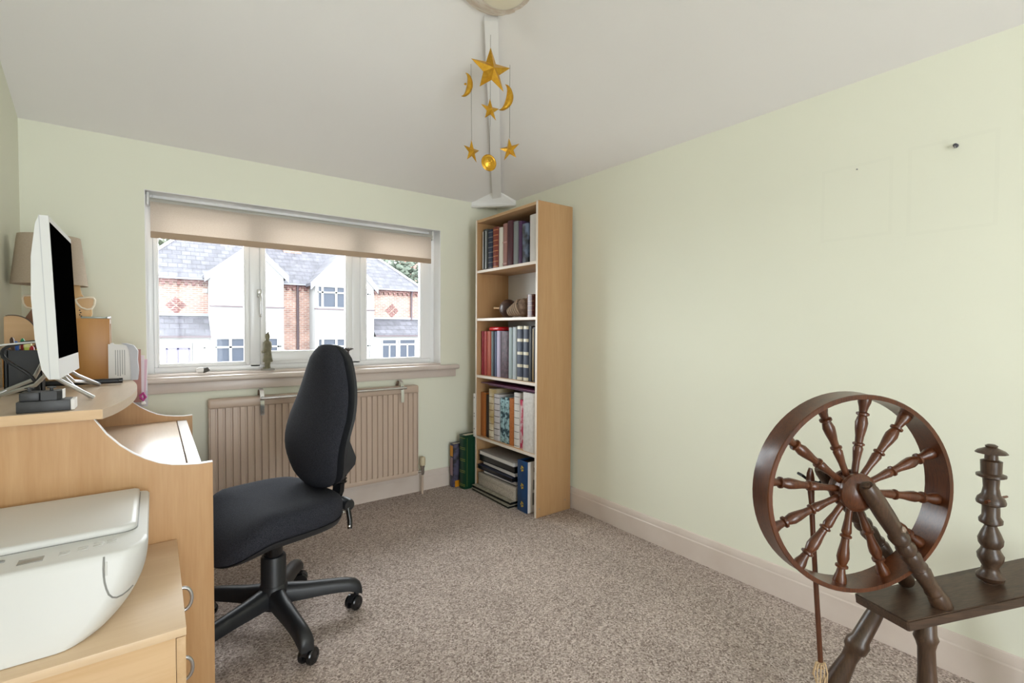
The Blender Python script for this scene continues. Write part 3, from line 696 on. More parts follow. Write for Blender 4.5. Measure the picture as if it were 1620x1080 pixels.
for s in (-1, 1):
    tube(b, [(0, s*.013, .008), (.002, s*.013, .03), (0, s*.014, .056)], [.011, .0105, .013], 10); tube(b, [(-.006, s*.013, .013), (.02, s*.014, .012)], [.008, .007], 8)
    tube(b, [(0, s*.028, .168), (-.004, s*.036, .14), (.006, s*.033, .115), (.026, s*.012, .112)], [.010, .010, .009, .007], 10)
tube(b, [(-.002, .004, .222), (-.008, .008, .232)], [.006, .004], 8)
obj('body', b, m_stone, t, world=False)
b = nb()
for k in range(6): tube(b, [(.021+.001*(k % 2), -.014, .125+k*.009), (.026, 0, .123+k*.009), (.021, .014, .125+k*.009)], .0022, 6)
obj('armour_plates', b, m_stone, t, world=False)
t = thing('sea_shell', 'small white and grey-tipped shell lying on the left of the sill', 'shell', (.218, 3.27, SZ), rad(10))
b = nb(); lathe(b, [(.002, -.03), (.012, -.026), (.016, -.012), (.0165, 0), (.014, .012)], (0, 0, .0165), (1, 0, .05), n=14); obj('white_body', b, m_paper, t, world=False)
b = nb(); lathe(b, [(.015, .004), (.0165, .012), (.013, .022), (.006, .034), (.001, .042)], (0, 0, .0165), (1, .0, -.05), n=14); tube(b, [(.014, -.006, .024), (.026, -.012, .028), (.034, -.01, .02)], [.006, .005, .001], 8); obj('grey_tip', b, mat('grey_shell', '55524C', rough=.5), t, world=False)
t = thing('dark_ornament', 'small dark branching ornament on the sill partly behind the chair back', 'ornament', (1.05, 3.27, SZ))
b = nb(); lathe(b, [(.02, 0), (.018, .006), (.007, .02), (.006, .06), (.010, .075), (.006, .09), (.004, .12)], (0, 0, 0)); obj('stem', b, mat('dark_bronze', '3A2F2C', rough=.5), t, world=False)
b = nb()
for k in range(5):
    a = k*2*pi/5; tube(b, [(0, 0, .105), (.018*cos(a), .018*sin(a), .122), (.034*cos(a), .034*sin(a), .12+.008*sin(2*a))], [.005, .006, .003], 8)
obj('branches', b, MATS['dark_bronze'], t, world=False)

# ------------------------------------------------------------------ desk
DY0, DY1, DX1 = 1.88, 2.955, .153
t = thing('computer_desk', 'beech-effect computer desk with curved side panels along the left wall', 'desk', (-.18, 2.42, 0))
# side panel outline in x,z
curve = [(-.146, .927), (-.118, .878), (-.086, .839), (-.056, .811), (-.025, .789), (.008, .771), (.042, .760), (.08, .754), (.115, .751), (DX1, .752)]
m_eg = mat('white_edge_strip', 'EDE8E4', rough=.35)
for y in (DY0, DY1-.018):
    b = nb(); prism(b, [(LW+.018, 0), (DX1, 0)]+curve[::-1]+[(LW+.018, .927)], 0, .018, XZ(y+.018)); o = obj('side_panel', b, beech_z, t, smooth=20)
    b = nb(); rings = []
    cv = [Vector((x, 0, z)) for x, z in curve]
    for i, p in enumerate(cv):
        dd = (cv[min(i+1, len(cv)-1)]-cv[max(i-1, 0)]).normalized(); nn = Vector((-dd.z, 0, dd.x)); nn = nn if nn.z > 0 else -nn
        rings.append([p+nn*c+Vector((0, yy, 0)) for yy, c in ((y-.0005, -.0005), (y+.0185, -.0005), (y+.0185, .0016), (y-.0005, .0016))])
    loft(b, rings); obj('edging', b, m_eg, o)
o = obj('desktop', bx(LW+.03, .085, DY0+.019, DY1-.019, .712, .732, .001), beech_top, t)
obj('front_strip', bx(.089, .128, DY0+.019, DY1-.019, .712, .732, .001), m_eg, t)
obj('back_panel', bx(LW+.02, LW+.03, DY0+.02, DY1-.02, .25, .926), beech_y, t)
# bow-fronted upper shelf
pts = [(LW+.018, 1.862)]+[(x, y) for x, y in ((-.124, 1.862),)]
for i in range(1, 20):
    s = i/20; y = 1.862+(2.985-1.862)*s; pts.append((-.124+.068*(1-(2*s-1)**2)**.8, y))
pts += [(-.124, 2.985), (LW+.018, 2.985)]
b = nb(); prism(b, pts, .928, .957); obj('upper_shelf', b, [beech_top], t, smooth=30)
b = nb(); prism(b, [(LW+.019, 1.8605), (-.124, 1.8605), (-.124, 1.862), (LW+.019, 1.862)], .9285, .9565); obj('shelf_edging', b, beech_x, t)
b = nb(); box(b, -.21, -.16, DY0+.05, DY0+.09, .733, .748, .003); obj('cable_cover', b, m_black, t)

# drawer pedestal
PX1, PY0, PY1, PZ = .052, 1.308, 1.874, .52
t = thing('drawer_pedestal', 'low beech-effect drawer pedestal standing in front of the desk side', 'drawers', (-.2, 1.59, 0))
obj('top', bx(LW+.02, PX1, PY0, PY1, PZ-.019, PZ, .0012), beech_top if False else wood('pale_beech_x', 'DDBE99', 'E8CDAB', 'x', rough=.35), t)
for y in (PY0+.002, PY1-.02): obj('side_panel', bx(LW+.02, PX1-.02, y, y+.018, 0, PZ-.019), beech_x, t)
obj('back_panel', bx(LW+.02, LW+.032, PY0+.02, PY1-.02, .02, PZ-.019), beech_y, t)
for z0, z1 in ((.338, .498), (.172, .332), (.01, .166)):
    dr = obj('drawer', bx(PX1-.019, PX1-.001, PY0+.003, PY1-.003, z0, z1, .001), beech_y, t)
    b = nb(); zc = z0+.11 if z0 > .3 else z0+.08; yc = 1.60
    box(b, LW+.05, PX1-.02, PY0+.03, PY1-.03, z0+.01, z1-.03); obj('drawer_box', b, beech_x, dr)
    b = nb(); pp = bez((PX1-.001, yc, zc-.032), (PX1+.034, yc, zc-.038), (PX1+.034, yc, zc+.038), (PX1-.001, yc, zc+.032), 12); tube(b, pp, .0045, 10)
    for zz in (zc-.032, zc+.032): lathe(b, [(.008, 0), (.008, .002), (.006, .003)], (PX1-.001, yc, zz), (1, 0, 0), n=12)
    obj('handle', b, m_steel, dr)

# printer
t = thing('printer', 'white all-in-one printer standing on the drawer pedestal', 'printer', (-.26, 1.61, PZ))
X0p, X1p, Y0p, Y1p = LW+.025, -.014, 1.372, 1.862
def pring(z, xr, rx, ry, yf, yr, xl=X0p):
    P = [(xl, yr, z), (xl, yf+.02, z), (xl+.004, yf+.006, z), (xl+.02, yf, z)]
    for i in range(13):
        a = -pi/2+(pi/2)*i/12; P.append((xr-rx+rx*cos(a), yf+ry+ry*sin(a), z))
    for i in range(5):
        a = (pi/2)*i/4; P.append((xr-.02+.02*cos(a), yr-.02+.02*sin(a), z))
    return P
def pr_s(s):      # s: 0 bottom .. 1 top edge of the body
    q = sin(min(s, 1)*pi/2)**.75
    return dict(z=PZ+.002+.176*s, xr=-.062+.046*q, rx=.11-.06*q, ry=.32-.245*q, yf=1.352+.034*s, yr=1.862)
b = nb(); rings = [pring(**pr_s(s)) for s in (0, .04, .12, .22, .34, .48, .62, .76, .88, .97)]
k = pr_s(.97); k['z'] += .004; k['xr'] -= .003; k['yf'] += .004; rings.append(pring(**k))
k = dict(k); k['z'] += .0; k['xr'] -= .006; k['yf'] += .008; k['yr'] -= .004; rings.append(pring(**k))
loft(b, rings); obj('body', b, m_printer, t, smooth=50)
# control strip and scanner lid
ztop = rings[-1][0][2]
b = nb()
def lidring(z, inset=0):
    P = [(X0p+.004+inset, Y1p-.012-inset, z), (X0p+.004+inset, 1.505+inset, z)]
    xr, yf, r = -.04-inset, 1.508+inset, .03
    for i in range(8):
        a = -pi/2+(pi/2)*i/7; P.append((xr-r+r*cos(a), yf+r+r*sin(a), z))
    P += [(xr, Y1p-.02-inset, z), (xr-.008, Y1p-.012-inset, z)]
    return P
loft(b, [lidring(ztop-.001, .0), lidring(ztop+.003, -.001), lidring(ztop+.012, .0), lidring(ztop+.0155, .004), lidring(ztop+.0155, .012)]); obj('scanner_lid', b, m_printer, t, smooth=50)
b = nb(); loft(b, [lidring(ztop-.0005, -.003), lidring(ztop+.0012, -.003)]); obj('lid_gap', b, m_grey, t)
b = nb(); loft(b, [[(x-.0025, y+.003, z) for x, y, z in pring(**dict(pr_s(.97), z=ztop-.002))], [(x-.004, y+.005, z) for x, y, z in pring(**dict(pr_s(.97), z=ztop+.001))]], True)
b.free()
obj('display', bx(-.238, -.198, 1.425, 1.452, ztop-.001, ztop+.0015, .0005), mat('grey_display', '98938C', rough=.25), t)
for i, (x, y) in enumerate(((-.165, 1.437), (-.165, 1.452), (-.135, 1.443), (-.135, 1.458), (-.108, 1.449), (-.108, 1.464), (-.085, 1.455), (-.085, 1.470))):
    obj('button', bx(x-.009, x+.009, y-.0035, y+.0035, ztop-.001, ztop+.0016, .001), mat('button_grey', 'C9C6C0', rough=.4) if 'button_grey' not in MATS else MATS['button_grey'], t)
b = nb(); lathe(b, [(.007, 0), (.007, .003), (.004, .004)], (-.270, 1.468, ztop-.001)); box(b, -.285, -.262, 1.462, 1.472, ztop-.001, ztop+.002, .001); obj('power_switch', b, m_grey, t)
# groove of the cartridge flap on the front corner
def on_body(s, u):
    k = pr_s(s); P = pring(**k); i = u*(len(P)-1); a = int(i); fr_ = i-a; p, q = Vector(P[a]), Vector(P[min(a+1, len(P)-1)])
    return p.lerp(q, fr_)
def at_x(s, x):     # point on the front of the body at given x
    k = pr_s(s); xc = k['xr']-k['rx']
    if x <= xc: return Vector((x, k['yf']-.0005, k['z']))
    c = min(1, (x-xc)/k['rx']); return Vector((x, k['yf']+k['ry']-k['ry']*math.sqrt(max(0, 1-c*c))-.0008, k['z']))
gp = [at_x(s, x) for s, x in ((.965, -.094), (.9, -.0945), (.82, -.095), (.74, -.0945), (.66, -.093), (.58, -.090), (.51, -.086), (.46, -.080), (.43, -.073), (.42, -.064), (.425, -.054), (.44, -.046))]
b = nb(); tube(b, gp, .0018, 8); obj('flap_groove', b, m_grey, t)
b = nb(); tube(b, [gp[1]+Vector((.004, -.001, .0)), gp[3]+Vector((.004, -.001, 0))], .002, 8); obj('flap_catch', b, m_printer, t)

# ------------------------------------------------------------------ all-in-one computer
SZ2 = .9576
t = thing('computer_monitor', 'white slim all-in-one computer with a blank black screen on the desk shelf', 'computer', (-.26, 2.24, SZ2))
my0, my1 = 2.0, 2.49
tilt = Matrix.Translation((-.232, 0, 1.04)) @ Matrix.Rotation(rad(-2.1), 4, 'Y')     # local: x depth (front at 0), z up
H_ = .492
def side_prof(k):      # cross-section (depth x, z): front at 0, curved back
    return [(0, 0), (0, H_), (-.020, H_), (-.030, H_*.95), (-.044, H_*.75), (-.050, H_*.5), (-.048, H_*.25), (-.038, .03), (-.024, 0)]
b = nb(); R0 = side_prof(0)
loft(b, [[tilt @ Vector((x, y, z)) for x, z in R0] for y in (my0, my1)]); obj('casing', b, m_whitep, t, smooth=30)
b = nb(); box(b, -.001, .0012, my0+.012, my1-.012, .062, H_-.018); b.transform(tilt); obj('screen', b, m_screen, t)
b = nb(); box(b, -.0215, -.0195, my0-.0006, my1+.0006, .0, H_, 0); b.transform(tilt); obj('seam', b, mat('seam_grey', 'C8C9C9', rough=.4), t)
def leg(pts, nm='stand_leg'):
    b = nb(); tube(b, pts, .0062, 10); obj(nm, b, m_steel, t)
ft = SZ2+.0062
leg([(-.262, 2.1, 1.045), (-.235, 2.11, 1.02), (-.165, 2.13, ft), (-.175, 2.155, ft), (-.222, 2.20, .998), (-.262, 2.24, 1.045)])
leg([(-.262, 2.42, 1.045), (-.235, 2.46, 1.015), (-.182, 2.60, ft), (-.19, 2.61, ft), (-.225, 2.52, .985), (-.235, 2.33, 1.005), (-.262, 2.30, 1.045)])
leg([(-.28, 2.14, 1.045), (-.31, 2.17, 1.01), (-.43, 2.31, ft), (-.435, 2.325, ft), (-.40, 2.33, .985), (-.33, 2.28, 1.02), (-.30, 2.24, 1.08), (-.385, 2.22, 1.10), (-.40, 2.20, 1.16)][:7])
# cables
b = nb(); tube(b, bez((-.50, 2.18, 1.118), (-.44, 2.18, 1.135), (-.36, 2.22, 1.145), (-.29, 2.24, 1.15), 14), .0028, 8); obj('cable', b, m_whitep, None, 'thin white cable running to the back of the computer', 'cable')
b = nb(); tube(b, bez((-.285, 2.25, 1.15), (-.34, 2.27, 1.15), (-.415, 2.26, 1.14), (-.395, 2.25, 1.10), 12)+bez((-.395, 2.25, 1.10), (-.37, 2.24, 1.06), (-.31, 2.24, 1.05), (-.315, 2.26, .97), 12)[1:], .0055, 8); obj('cable', b, m_black, None, 'thick black cable looping down behind the computer', 'cable')

# table lamp with wooden spectacle-wearing base
t = thing('table_lamp', 'table lamp with a tapered linen shade and a wooden bespectacled figure base', 'lamp', (-.365, 2.98, SZ2))
LC = Vector((-.369, 2.975, 0))
b = nb(); lathe(b, [(.128, 1.384), (.104, 1.600), (.1025, 1.600), (.1265, 1.384), (.128, 1.384)], LC, n=48, cap=False); obj('shade', b, m_shade, t)
b = nb(); tube(b, [LC+Vector((.0, 0, 1.37)), LC+Vector((0, 0, 1.46))], .012, 12); obj('bulb_holder', b, m_black, t)
yF = 2.955
fg = lambda x, z_: (x*1.033, 1.2+(z_-1.2)*1.033)
fig = [fg(*q) for q in [(-.40, .966), (-.24, .966), (-.235, 1.22), (-.225, 1.24), (-.221, 1.255), (-.222, 1.275), (-.232, 1.285), (-.235, 1.305), (-.245, 1.325), (-.256, 1.345), (-.262, 1.385), (-.30, 1.392), (-.34, 1.395), (-.375, 1.385), (-.39, 1.345), (-.40, 1.31), (-.405, 1.28), (-.405, 1.22)]]
b = nb(); prism(b, fig, 0, .022, XZ(yF+.022)); obj('wooden_figure', b, wood('pale_plywood', 'D2A468', 'DDB57C', 'z', scale=7), t, smooth=25)
b = nb(); prism(b, [(-.485, 1.17), (-.40, 1.17), (-.40, 1.31), (-.41, 1.31)], 0, .02, XZ(yF+.02)); obj('brown_arm', b, cm('8A5E40', .5), t)
m_spec = mat('pale_spectacle_rim', 'EBDDC6', rough=.5)
for c, s in ((-.241, 1), (-.41, -1)):
    lens = [(.031, .017), (.026, .026), (.008, .028), (-.02, .024), (-.033, .017), (-.03, .002), (-.016, -.018), (.004, -.026), (.020, -.022), (.029, -.006)]
    b = nb(); tube(b, [(q[0], yF-.006, q[1]) for q in [fg(c+s*x, 1.302+z_) for x, z_ in lens]], .0042, 8, closed=True); o = obj('spectacle_rim', b, m_spec, t)
    b = nb(); prism(b, [fg(c+s*x*.97, 1.302+z_*.97) for x, z_ in (lens if s > 0 else lens[::-1])], 0, .002, XZ(yF-.003)); obj('lens', b, MATS.get('lens') or mat('lens', 'C99C62', rough=.3), o)
b = nb(); tube(b, [(-.285, yF-.006, 1.319), (-.335, yF-.006, 1.326), (-.390, yF-.006, 1.319)], .004, 8); obj('spectacle_bridge', b, m_spec, t)
b = nb()
for x, z_ in ((-.262, 1.272), (-.259, 1.262), (-.262, 1.252), (-.257, 1.246)): q = fg(x, z_); lathe(b, [(.003, 0), (.003, .001), (.001, .002)], (q[0], yF, q[1]), (0, -1, 0), n=8)
obj('whisker_dots', b, m_black, t, kind='stuff')

# desk tidy (plywood shelf unit) behind the computer
t = thing('desk_tidy', 'honey plywood desk tidy at the window end of the desk shelf', 'desk tidy', (-.31, 2.98, SZ2))
ox0, ox1 = LW+.02, -.16
b0_, b1_ = 2.845, 2.925
for y in (b0_, b1_): 
    o = obj('side_panel', bx(ox0+.2 if y == b0_ else ox0+.2, ox1, y, y+.008, SZ2, 1.236, .001), pine, t)
    obj('edging', bx(ox1, ox1+.001, y, y+.008, SZ2, 1.235), m_edge, o)
obj('top', bx(ox0+.2, ox1-.001, b0_+.008, b1_, 1.214, 1.234), m_edge, t); obj('back', bx(ox0+.19, ox0+.198, b0_, b1_+.008, SZ2, 1.236), pine, t)
obj('shelf', bx(ox0+.2, ox1-.004, b0_+.008, b1_, 1.08, 1.088), pine, t)
b = nb(); cc = (-.462, 1.177); arc = [(cc[0]+.066*cos(a), cc[1]+.066*sin(a)) for a in [rad(i*8.2) for i in range(17)]]
arc = [(x, z) for x, z in arc if x > LW+.021]
prism(b, [(LW+.021, SZ2), (-.396, SZ2)]+arc+[(LW+.021, arc[-1][1]-.003)], 0, .01, XZ(2.80))
t = thing('wooden_board', 'round-topped wooden board with a dark rim behind the pen pot', 'board', (-.43, 2.795, SZ2))
obj('panel', b, wood('tan_board', 'C9A070', 'D6B082', 'x', scale=5), t, smooth=20)
b = nb(); tube(b, [(x, 2.795, z) for x, z in [(-.396, SZ2+.005)]+arc], .004, 8); obj('rim', b, cm('4A3A30', .5), t)
b = nb(); box(b, LW+.022, -.47, 2.745, 2.788, SZ2, 1.115, .001); obj('foot_block', b, pine, t)
t = thing('picture_frame_stack', 'flat glass and silver coaster lying on top of the desk tidy', 'coaster', (-.235, 2.88, 1.2366))
obj('glass_plate', bx(-.258, -.172, 2.85, 2.92, 1.2366, 1.2446, .001), mat('greenish_glass', '9AA39A', rough=.15), t); obj('silver_end', bx(-.171, -.158, 2.85, 2.92, 1.2366, 1.2466, .001), m_steel, t)
t.name = 'glass_coaster'
# plastic wallet with papers against the tidy, envelopes beyond
t = thing('plastic_wallet', 'clear plastic wallet of printed papers leaning against the desk tidy', 'wallet', (-.12, 2.81, SZ2))
m_clear = mat('cloudy_plastic', 'DADADF', rough=.2, trans=.3)
b = nb(); prism(b, [(-.165, SZ2), (-.072, SZ2), (-.068, 1.0), (-.07, 1.08), (-.08, 1.112), (-.095, 1.118), (-.165, 1.122)], 0, .012, XZ(2.8240)); obj('papers', b, m_paper, t, smooth=20)
b = nb()
for x in (-.141, -.133, -.125, -.117, -.109): box(b, x, x+.0024, 2.8112, 2.8122, .975+.01*random.random(), 1.095)
obj('printed_lines', b, m_grey, t, kind='stuff')
b = nb(); rings = []
for z, w0, w1 in ((SZ2, -.086, -.062), (1.0, -.086, -.058), (1.05, -.088, -.062), (1.09, -.09, -.06), (1.115, -.1, -.075), (1.125, -.12, -.1)):
    rings.append([(w0, 2.8040, z), (w1, 2.8000+.006*sin(z*90), z), (w1+.002, 2.8370, z), (w0, 2.8380, z)])
loft(b, rings); obj('crumpled_sleeve', b, m_clear, t, smooth=20)
b = nb(); box(b, -.158, -.146, 2.8250, 2.8370, SZ2, 1.126); obj('inner_sheet', b, m_paper, t)
t = thing('letter_bundle', 'bundle of pink and white envelopes standing at the window end of the desk', 'letters', (-.04, 2.99, .84))
for i, (x0, x1, y, z0, z1, hx, r) in enumerate(((-.085, -.052, 2.995, .83, 1.09, 'B0827A', 0), (-.075, -.043, 3.01, .84, 1.06, 'E3D6DC', .02), (-.062, -.036, 3.025, .86, 1.04, 'D9B6C4', .05), (-.055, -.030, 3.04, .88, .995, 'ECE8EC', .0))):
    b = nb(); box(b, x0, x1, y, y+.006, z0, z1, .001); b.transform(Matrix.Translation((x0, y, z0)) @ Matrix.Rotation(r, 4, 'Y') @ Matrix.Translation((-x0, -y, -z0))); obj('envelope', b, cm(hx, .7), t)
b = nb(); tube(b, [(-.058, 2.985, .86), (-.045, 2.983, .875), (-.036, 2.985, .855), (-.045, 2.985, .84), (-.056, 2.985, .855)], .007, 8); obj('pink_ribbon', b, cm('B23C86', .5), t)
b = nb(); lathe(b, [(.001, 0), (.012, .006), (.010, .016), (.001, .02)], (-.045, 2.985, .815), n=10); obj('tag', b, m_paper, t)
obj('holder', bx(-.095, -.028, 3.0475, 3.052, .80, .93, .001), m_clear, t)
# sound bar
t = thing('sound_bar', 'slim black speaker bar lying on the desk shelf behind the stand', 'speaker', (-.24, 2.66, SZ2))
b = nb(); prism(b, sell(.0105, .0145, 3, 20), -.13, .105, Matrix.Translation((-.226, 2.63, SZ2+.0148)) @ Matrix.Rotation(rad(90), 4, 'Y') ); obj('body', b, m_black, t)
b = nb(); prism(b, sell(.011, .0152, 3, 20), .106, .118, Matrix.Translation((-.226, 2.63, SZ2+.0152)) @ Matrix.Rotation(rad(90), 4, 'Y')); obj('end_cap', b, m_blackg, t)
# pen pot
t = thing('pen_pot', 'square black double pen pot behind the computer', 'pen pot', (-.39, 2.52, SZ2))
def pot(x0, x1, y0, y1, h):
    b = nb(); z = SZ2; w = .003
    box(b, x0, x1, y0, y1, z, z+.004); box(b, x0, x0+w, y0, y1, z, z+h); box(b, x1-w, x1, y0, y1, z, z+h); box(b, x0, x1, y0, y0+w, z, z+h); box(b, x0, x1, y1-w, y1, z, z+h)
    return b
obj('front_box', pot(-.425, -.335, 2.475, 2.545, .155), m_black, t); obj('rear_box', pot(-.447, -.36, 2.548, 2.61, .155), m_black, t)
G = 'pens in the pen pot'
def pen(lab, x, y, top, r, hx, tip=None, lean=(0, 0)):
    t = thing('pen', lab, 'pen', (x, y, SZ2+.006), 0, G)
    a, e = Vector((x, y, SZ2+.008)), Vector((x+lean[0], y+lean[1], top))
    b = nb(); tube(b, [a, e], r, 8); obj('barrel', b, cm(hx, .35), t)
    b = nb(); d_ = (e-a).normalized(); tube(b, [e, e+d_*.012, e+d_*.02], [r*1.12, r*1.05, r*.4], 8); obj('cap', b, cm(tip or hx, .3), t)
pen('bright blue marker leaning left out of the pen pot', -.402, 2.512, 1.125, .008, '2F5FB4', lean=(-.006, .008))
pen('dark brown pencil leaning beside the blue marker', -.405, 2.49, 1.14, .006, '4A3226', lean=(-.008, .0))
pen('red and green novelty pencil with a round topper', -.388, 2.53, 1.135, .0065, '9A2A2A', '2F8A5A', lean=(-.004, 0))
pen('lime yellow highlighter in the pen pot', -.375, 2.505, 1.122, .011, 'D8DE62', 'E8E6A0')
pen('yellow marker with a dark cap beside the computer edge', -.352, 2.51, 1.115, .009, 'D9C21F', '5A2620')
pen('pale blunt crayon at the front of the pen pot', -.362, 2.49, 1.108, .007, 'D8D2CC', 'B0282C')
# heavy black double block punch
t = thing('hole_punch', 'heavy black two-tier hole punch with white end label at the front of the shelf', 'hole punch', (-.25, 1.92, SZ2))
m_iron = mat('black_cast_metal', '2E2E30', rough=.45, noise=(30, .35, .7), color2='3E3E40')
obj('base', bx(-.309, -.197, 1.886, 1.955, SZ2, SZ2+.031, .0015), m_iron, t)
obj('end_label', bx(-.1965, -.188, 1.888, 1.953, SZ2+.001, SZ2+.031, .001), m_paper, t)
b = nb(); box(b, -.304, -.262, 1.892, 1.95, SZ2+.031, SZ2+.056, .004); obj('left_block', b, m_iron, t)
b = nb(); prism(b, [(-.26, 1.892), (-.226, 1.892), (-.216, 1.902), (-.216, 1.94), (-.226, 1.95), (-.26, 1.95)], SZ2+.031, SZ2+.057, bev=.002); obj('right_block', b, m_iron, t)
obj('white_tag', bx(-.2155, -.2125, 1.905, 1.938, SZ2+.034, SZ2+.06), m_paper, t)
for x in (-.287, -.24):
    b = nb(); lathe(b, [(.004, 0), (.004, .008), (.010, .009), (.010, .0115), (.004, .013)], (x, 1.92, SZ2+.056), n=14); obj('thumb_screw', b, m_iron, t)

# ------------------------------------------------------------------ office chair
t = thing('office_chair', 'black fabric swivel office chair pulled up to the desk', 'chair', (.375, 2.104, 0), rad(194))
TH = rad(194)
base = nb()
lathe(base, [(.03, .075), (.045, .085), (.052, .11), (.055, .15), (.050, .175), (.046, .18)], n=24); hub = obj('hub', base, m_black, t, world=False)
for k, aw in enumerate((-10, -82, 62, 134, 206)):
    a = rad(aw)-TH; dx = Vector((cos(a), sin(a), 0)); dy = Vector((-sin(a), cos(a), 0)); up = Vector((0, 0, 1))
    b = nb(); rings = []
    for r, zt, zb, w in ((.03, .172, .10, .034), (.07, .165, .10, .031), (.12, .155, .098, .029), (.18, .148, .096, .027), (.24, .141, .092, .026), (.285, .134, .086, .026), (.315, .124, .076, .026), (.333, .108, .066, .025), (.340, .09, .062, .022)):
        ring = []
        for px, pz in ((-1, 0), (-1, .62), (-.72, .9), (-.25, 1), (.25, 1), (.72, .9), (1, .62), (1, 0)): ring.append(dx*r+dy*w*px+up*(zb+(zt-zb)*pz))
        rings.append(ring)
    loft(b, rings); lg = obj('base_leg', b, m_black, t, world=False, smooth=50)
    # castor
    cpos = dx*.318; ca = a+rad((40, -60, 100, 20, 70)[k]); cx_ = Vector((cos(ca), sin(ca), 0)); cy_ = Vector((-sin(ca), cos(ca), 0))
    b = nb(); tube(b, [cpos+up*.05, cpos+up*.085], .011, 10)
    prof = [(.0, .0), (.024*1, 0)]
    arc = [(.031*cos(rad(20+i*20)), .031*sin(rad(20+i*20))+.030) for i in range(8)]
    wc = cpos-cx_*.016
    rg = []
    for w_ in (-.012, .012): rg.append([wc+cx_*x+cy_*w_+up*z_ for x, z_ in arc])
    lo, hi = [[b.verts.new(v) for v in q] for q in rg]
    for i in range(len(lo)-1): b.faces.new((lo[i], lo[i+1], hi[i+1], hi[i]))
    b.faces.new(lo[::-1]); b.faces.new(hi)
    cs = obj('castor', b, m_black, t, world=False)
    for s in (-1, 1):
        b = nb(); lathe(b, [(.006, .008), (.026, .008), (.0295, .012), (.0295, .022), (.026, .026), (.018, .027), (.017, .0255), (.002, .026)], wc+up*.0297, cy_*s, n=22); obj('wheel', b, m_blackg, cs, world=False)
b = nb(); lathe(b, [(.049, .165), (.047, .17), (.046, .285), (.043, .292), (.036, .294)], n=28); obj('column_sleeve', b, m_black, t, world=False)
b = nb(); lathe(b, [(.035, .28), (.035, .41)], n=24); obj('gas_column', b, m_blackg, t, world=False)
b = nb(); box(b, -.12, .12, -.07, .07, .385, .425, .012); obj('mechanism', b, m_black, t, world=False)
b = nb(); tube(b, [(.04, -.05, .40), (.04, -.2, .40), (.04, -.235, .395)], [.006, .006, .010], 8); obj('height_lever', b, m_blackg, t, world=False)
# seat: local x forward, y left
def seat_ring(sx, sy, z, sag=0, cx=.015, n=3.2, k=56):
    out = []
    for x, y in sell(.240*sx, .258*sy, n, k):
        fr_ = max(0, (x-.08)/.16); zz = z-.115*fr_**1.6*sag; 
        out.append((cx+x, y, zz))
    return out
b = nb(); loft(b, [seat_ring(.80, .80, .418, .6), seat_ring(.955, .955, .425, .6), seat_ring(.985, .985, .44, .7), seat_ring(.985, .985, .447, .75)]); obj('seat_shell', b, m_black, t, world=False, smooth=45)
b = nb(); rings = [seat_ring(.97, .97, .447, .75), seat_ring(1.0, 1.0, .46, .8), seat_ring(1.0, 1.0, .492, .9), seat_ring(.975, .975, .511, 1), seat_ring(.92, .92, .523, 1), seat_ring(.8, .8, .529, 1), seat_ring(.55, .6, .526, 1), seat_ring(.25, .3, .522, 1), seat_ring(.05, .05, .521, 1)]
loft(b, rings); 
for v in b.verts:      # saddle dish
    if v.co.z > .5: v.co.z += .012*min(1, (abs(v.co.y)/.2)**2)*1.0-.004
obj('seat_cushion', b, m_fabric, t, world=False, smooth=60)
# back
def back_w(s):      # egg-shaped outline: half width along height s 0..1, widest low down
    tt = math.acos(max(-1, min(1, 1-2*s))); return max(.004, .212*max(0, sin(tt))**.70*(1+.30*cos(tt)*(1 if cos(tt) < 0 else .25)))
def bf(s): return max(.12, math.sqrt(min(1, min(s, 1-s)/.09)))
def back_c(s): return -.145+.050*math.exp(-((s-.3)/.26)**2)-.042*s**1.5      # front surface x
zb0, zb1 = .525, 1.128
def back_ring(s, xo, th, wk, nn=3.0):
    w_ = back_w(s)*wk; c = back_c(s); z_ = zb0+(zb1-zb0)*s; ring = []
    for i in range(32):
        a = 2*pi*i/32; ca, sa = cos(a), sin(a)
        x = math.copysign(abs(ca)**(2/2.4), ca); y = math.copysign(abs(sa)**(2/nn), sa)
        edge = abs(y)**2.2
        ring.append((c-xo-th/2+x*th/2-.020*edge*(1 if x > 0 else .2), w_*y, z_))
    return ring
SS = [(1-cos(pi*i/30))/2 for i in [.3, .7]+list(range(1, 30))+[29.3, 29.7]]
b = nb(); loft(b, [back_ring(s, .034*(1-bf(s)), .085*bf(s), 1) for s in SS]); obj('back_cushion', b, m_fabric, t, world=False, smooth=70)
b = nb(); loft(b, [back_ring(s, .066-.014*(1-bf(s)), .040*bf(s), .985*(.9+.1*bf(s)), 3.5) for s in SS]); obj('back_shell', b, mat('charcoal_plastic', '2A2B2E', rough=.4), t, world=False, smooth=60)
b = nb()
loft(b, [[(x, y, z_) for x, y in ((-.262-d0, -w_), (-.262-d0, w_), (-.25, w_), (-.25, -w_))] for z_, d0, w_ in ((.56, .03, .06), (.60, .06, .075), (.63, .066, .075), (.70, .04, .07), (.76, .02, .06), (.80, .008, .05))])
obj('back_bracket', b, MATS['charcoal_plastic'], t, world=False)
b = nb(); loft(b, [[(x+dx_, y, z_) for x, y in ((-.010, -.03), (.010, -.03), (.010, .03), (-.010, .03))] for dx_, z_ in ((-.10, .405), (-.20, .405), (-.262, .43), (-.285, .48), (-.292, .56), (-.292, .66))]); obj('back_bar', b, m_blackg, t, world=False)
b = nb()
for i in range(4): lathe(b, [(.028, 0), (.034, .006), (.028, .012)], (-.290, 0, .51+i*.014), n=16)
obj('bellows', b, m_blackg, t, world=False)
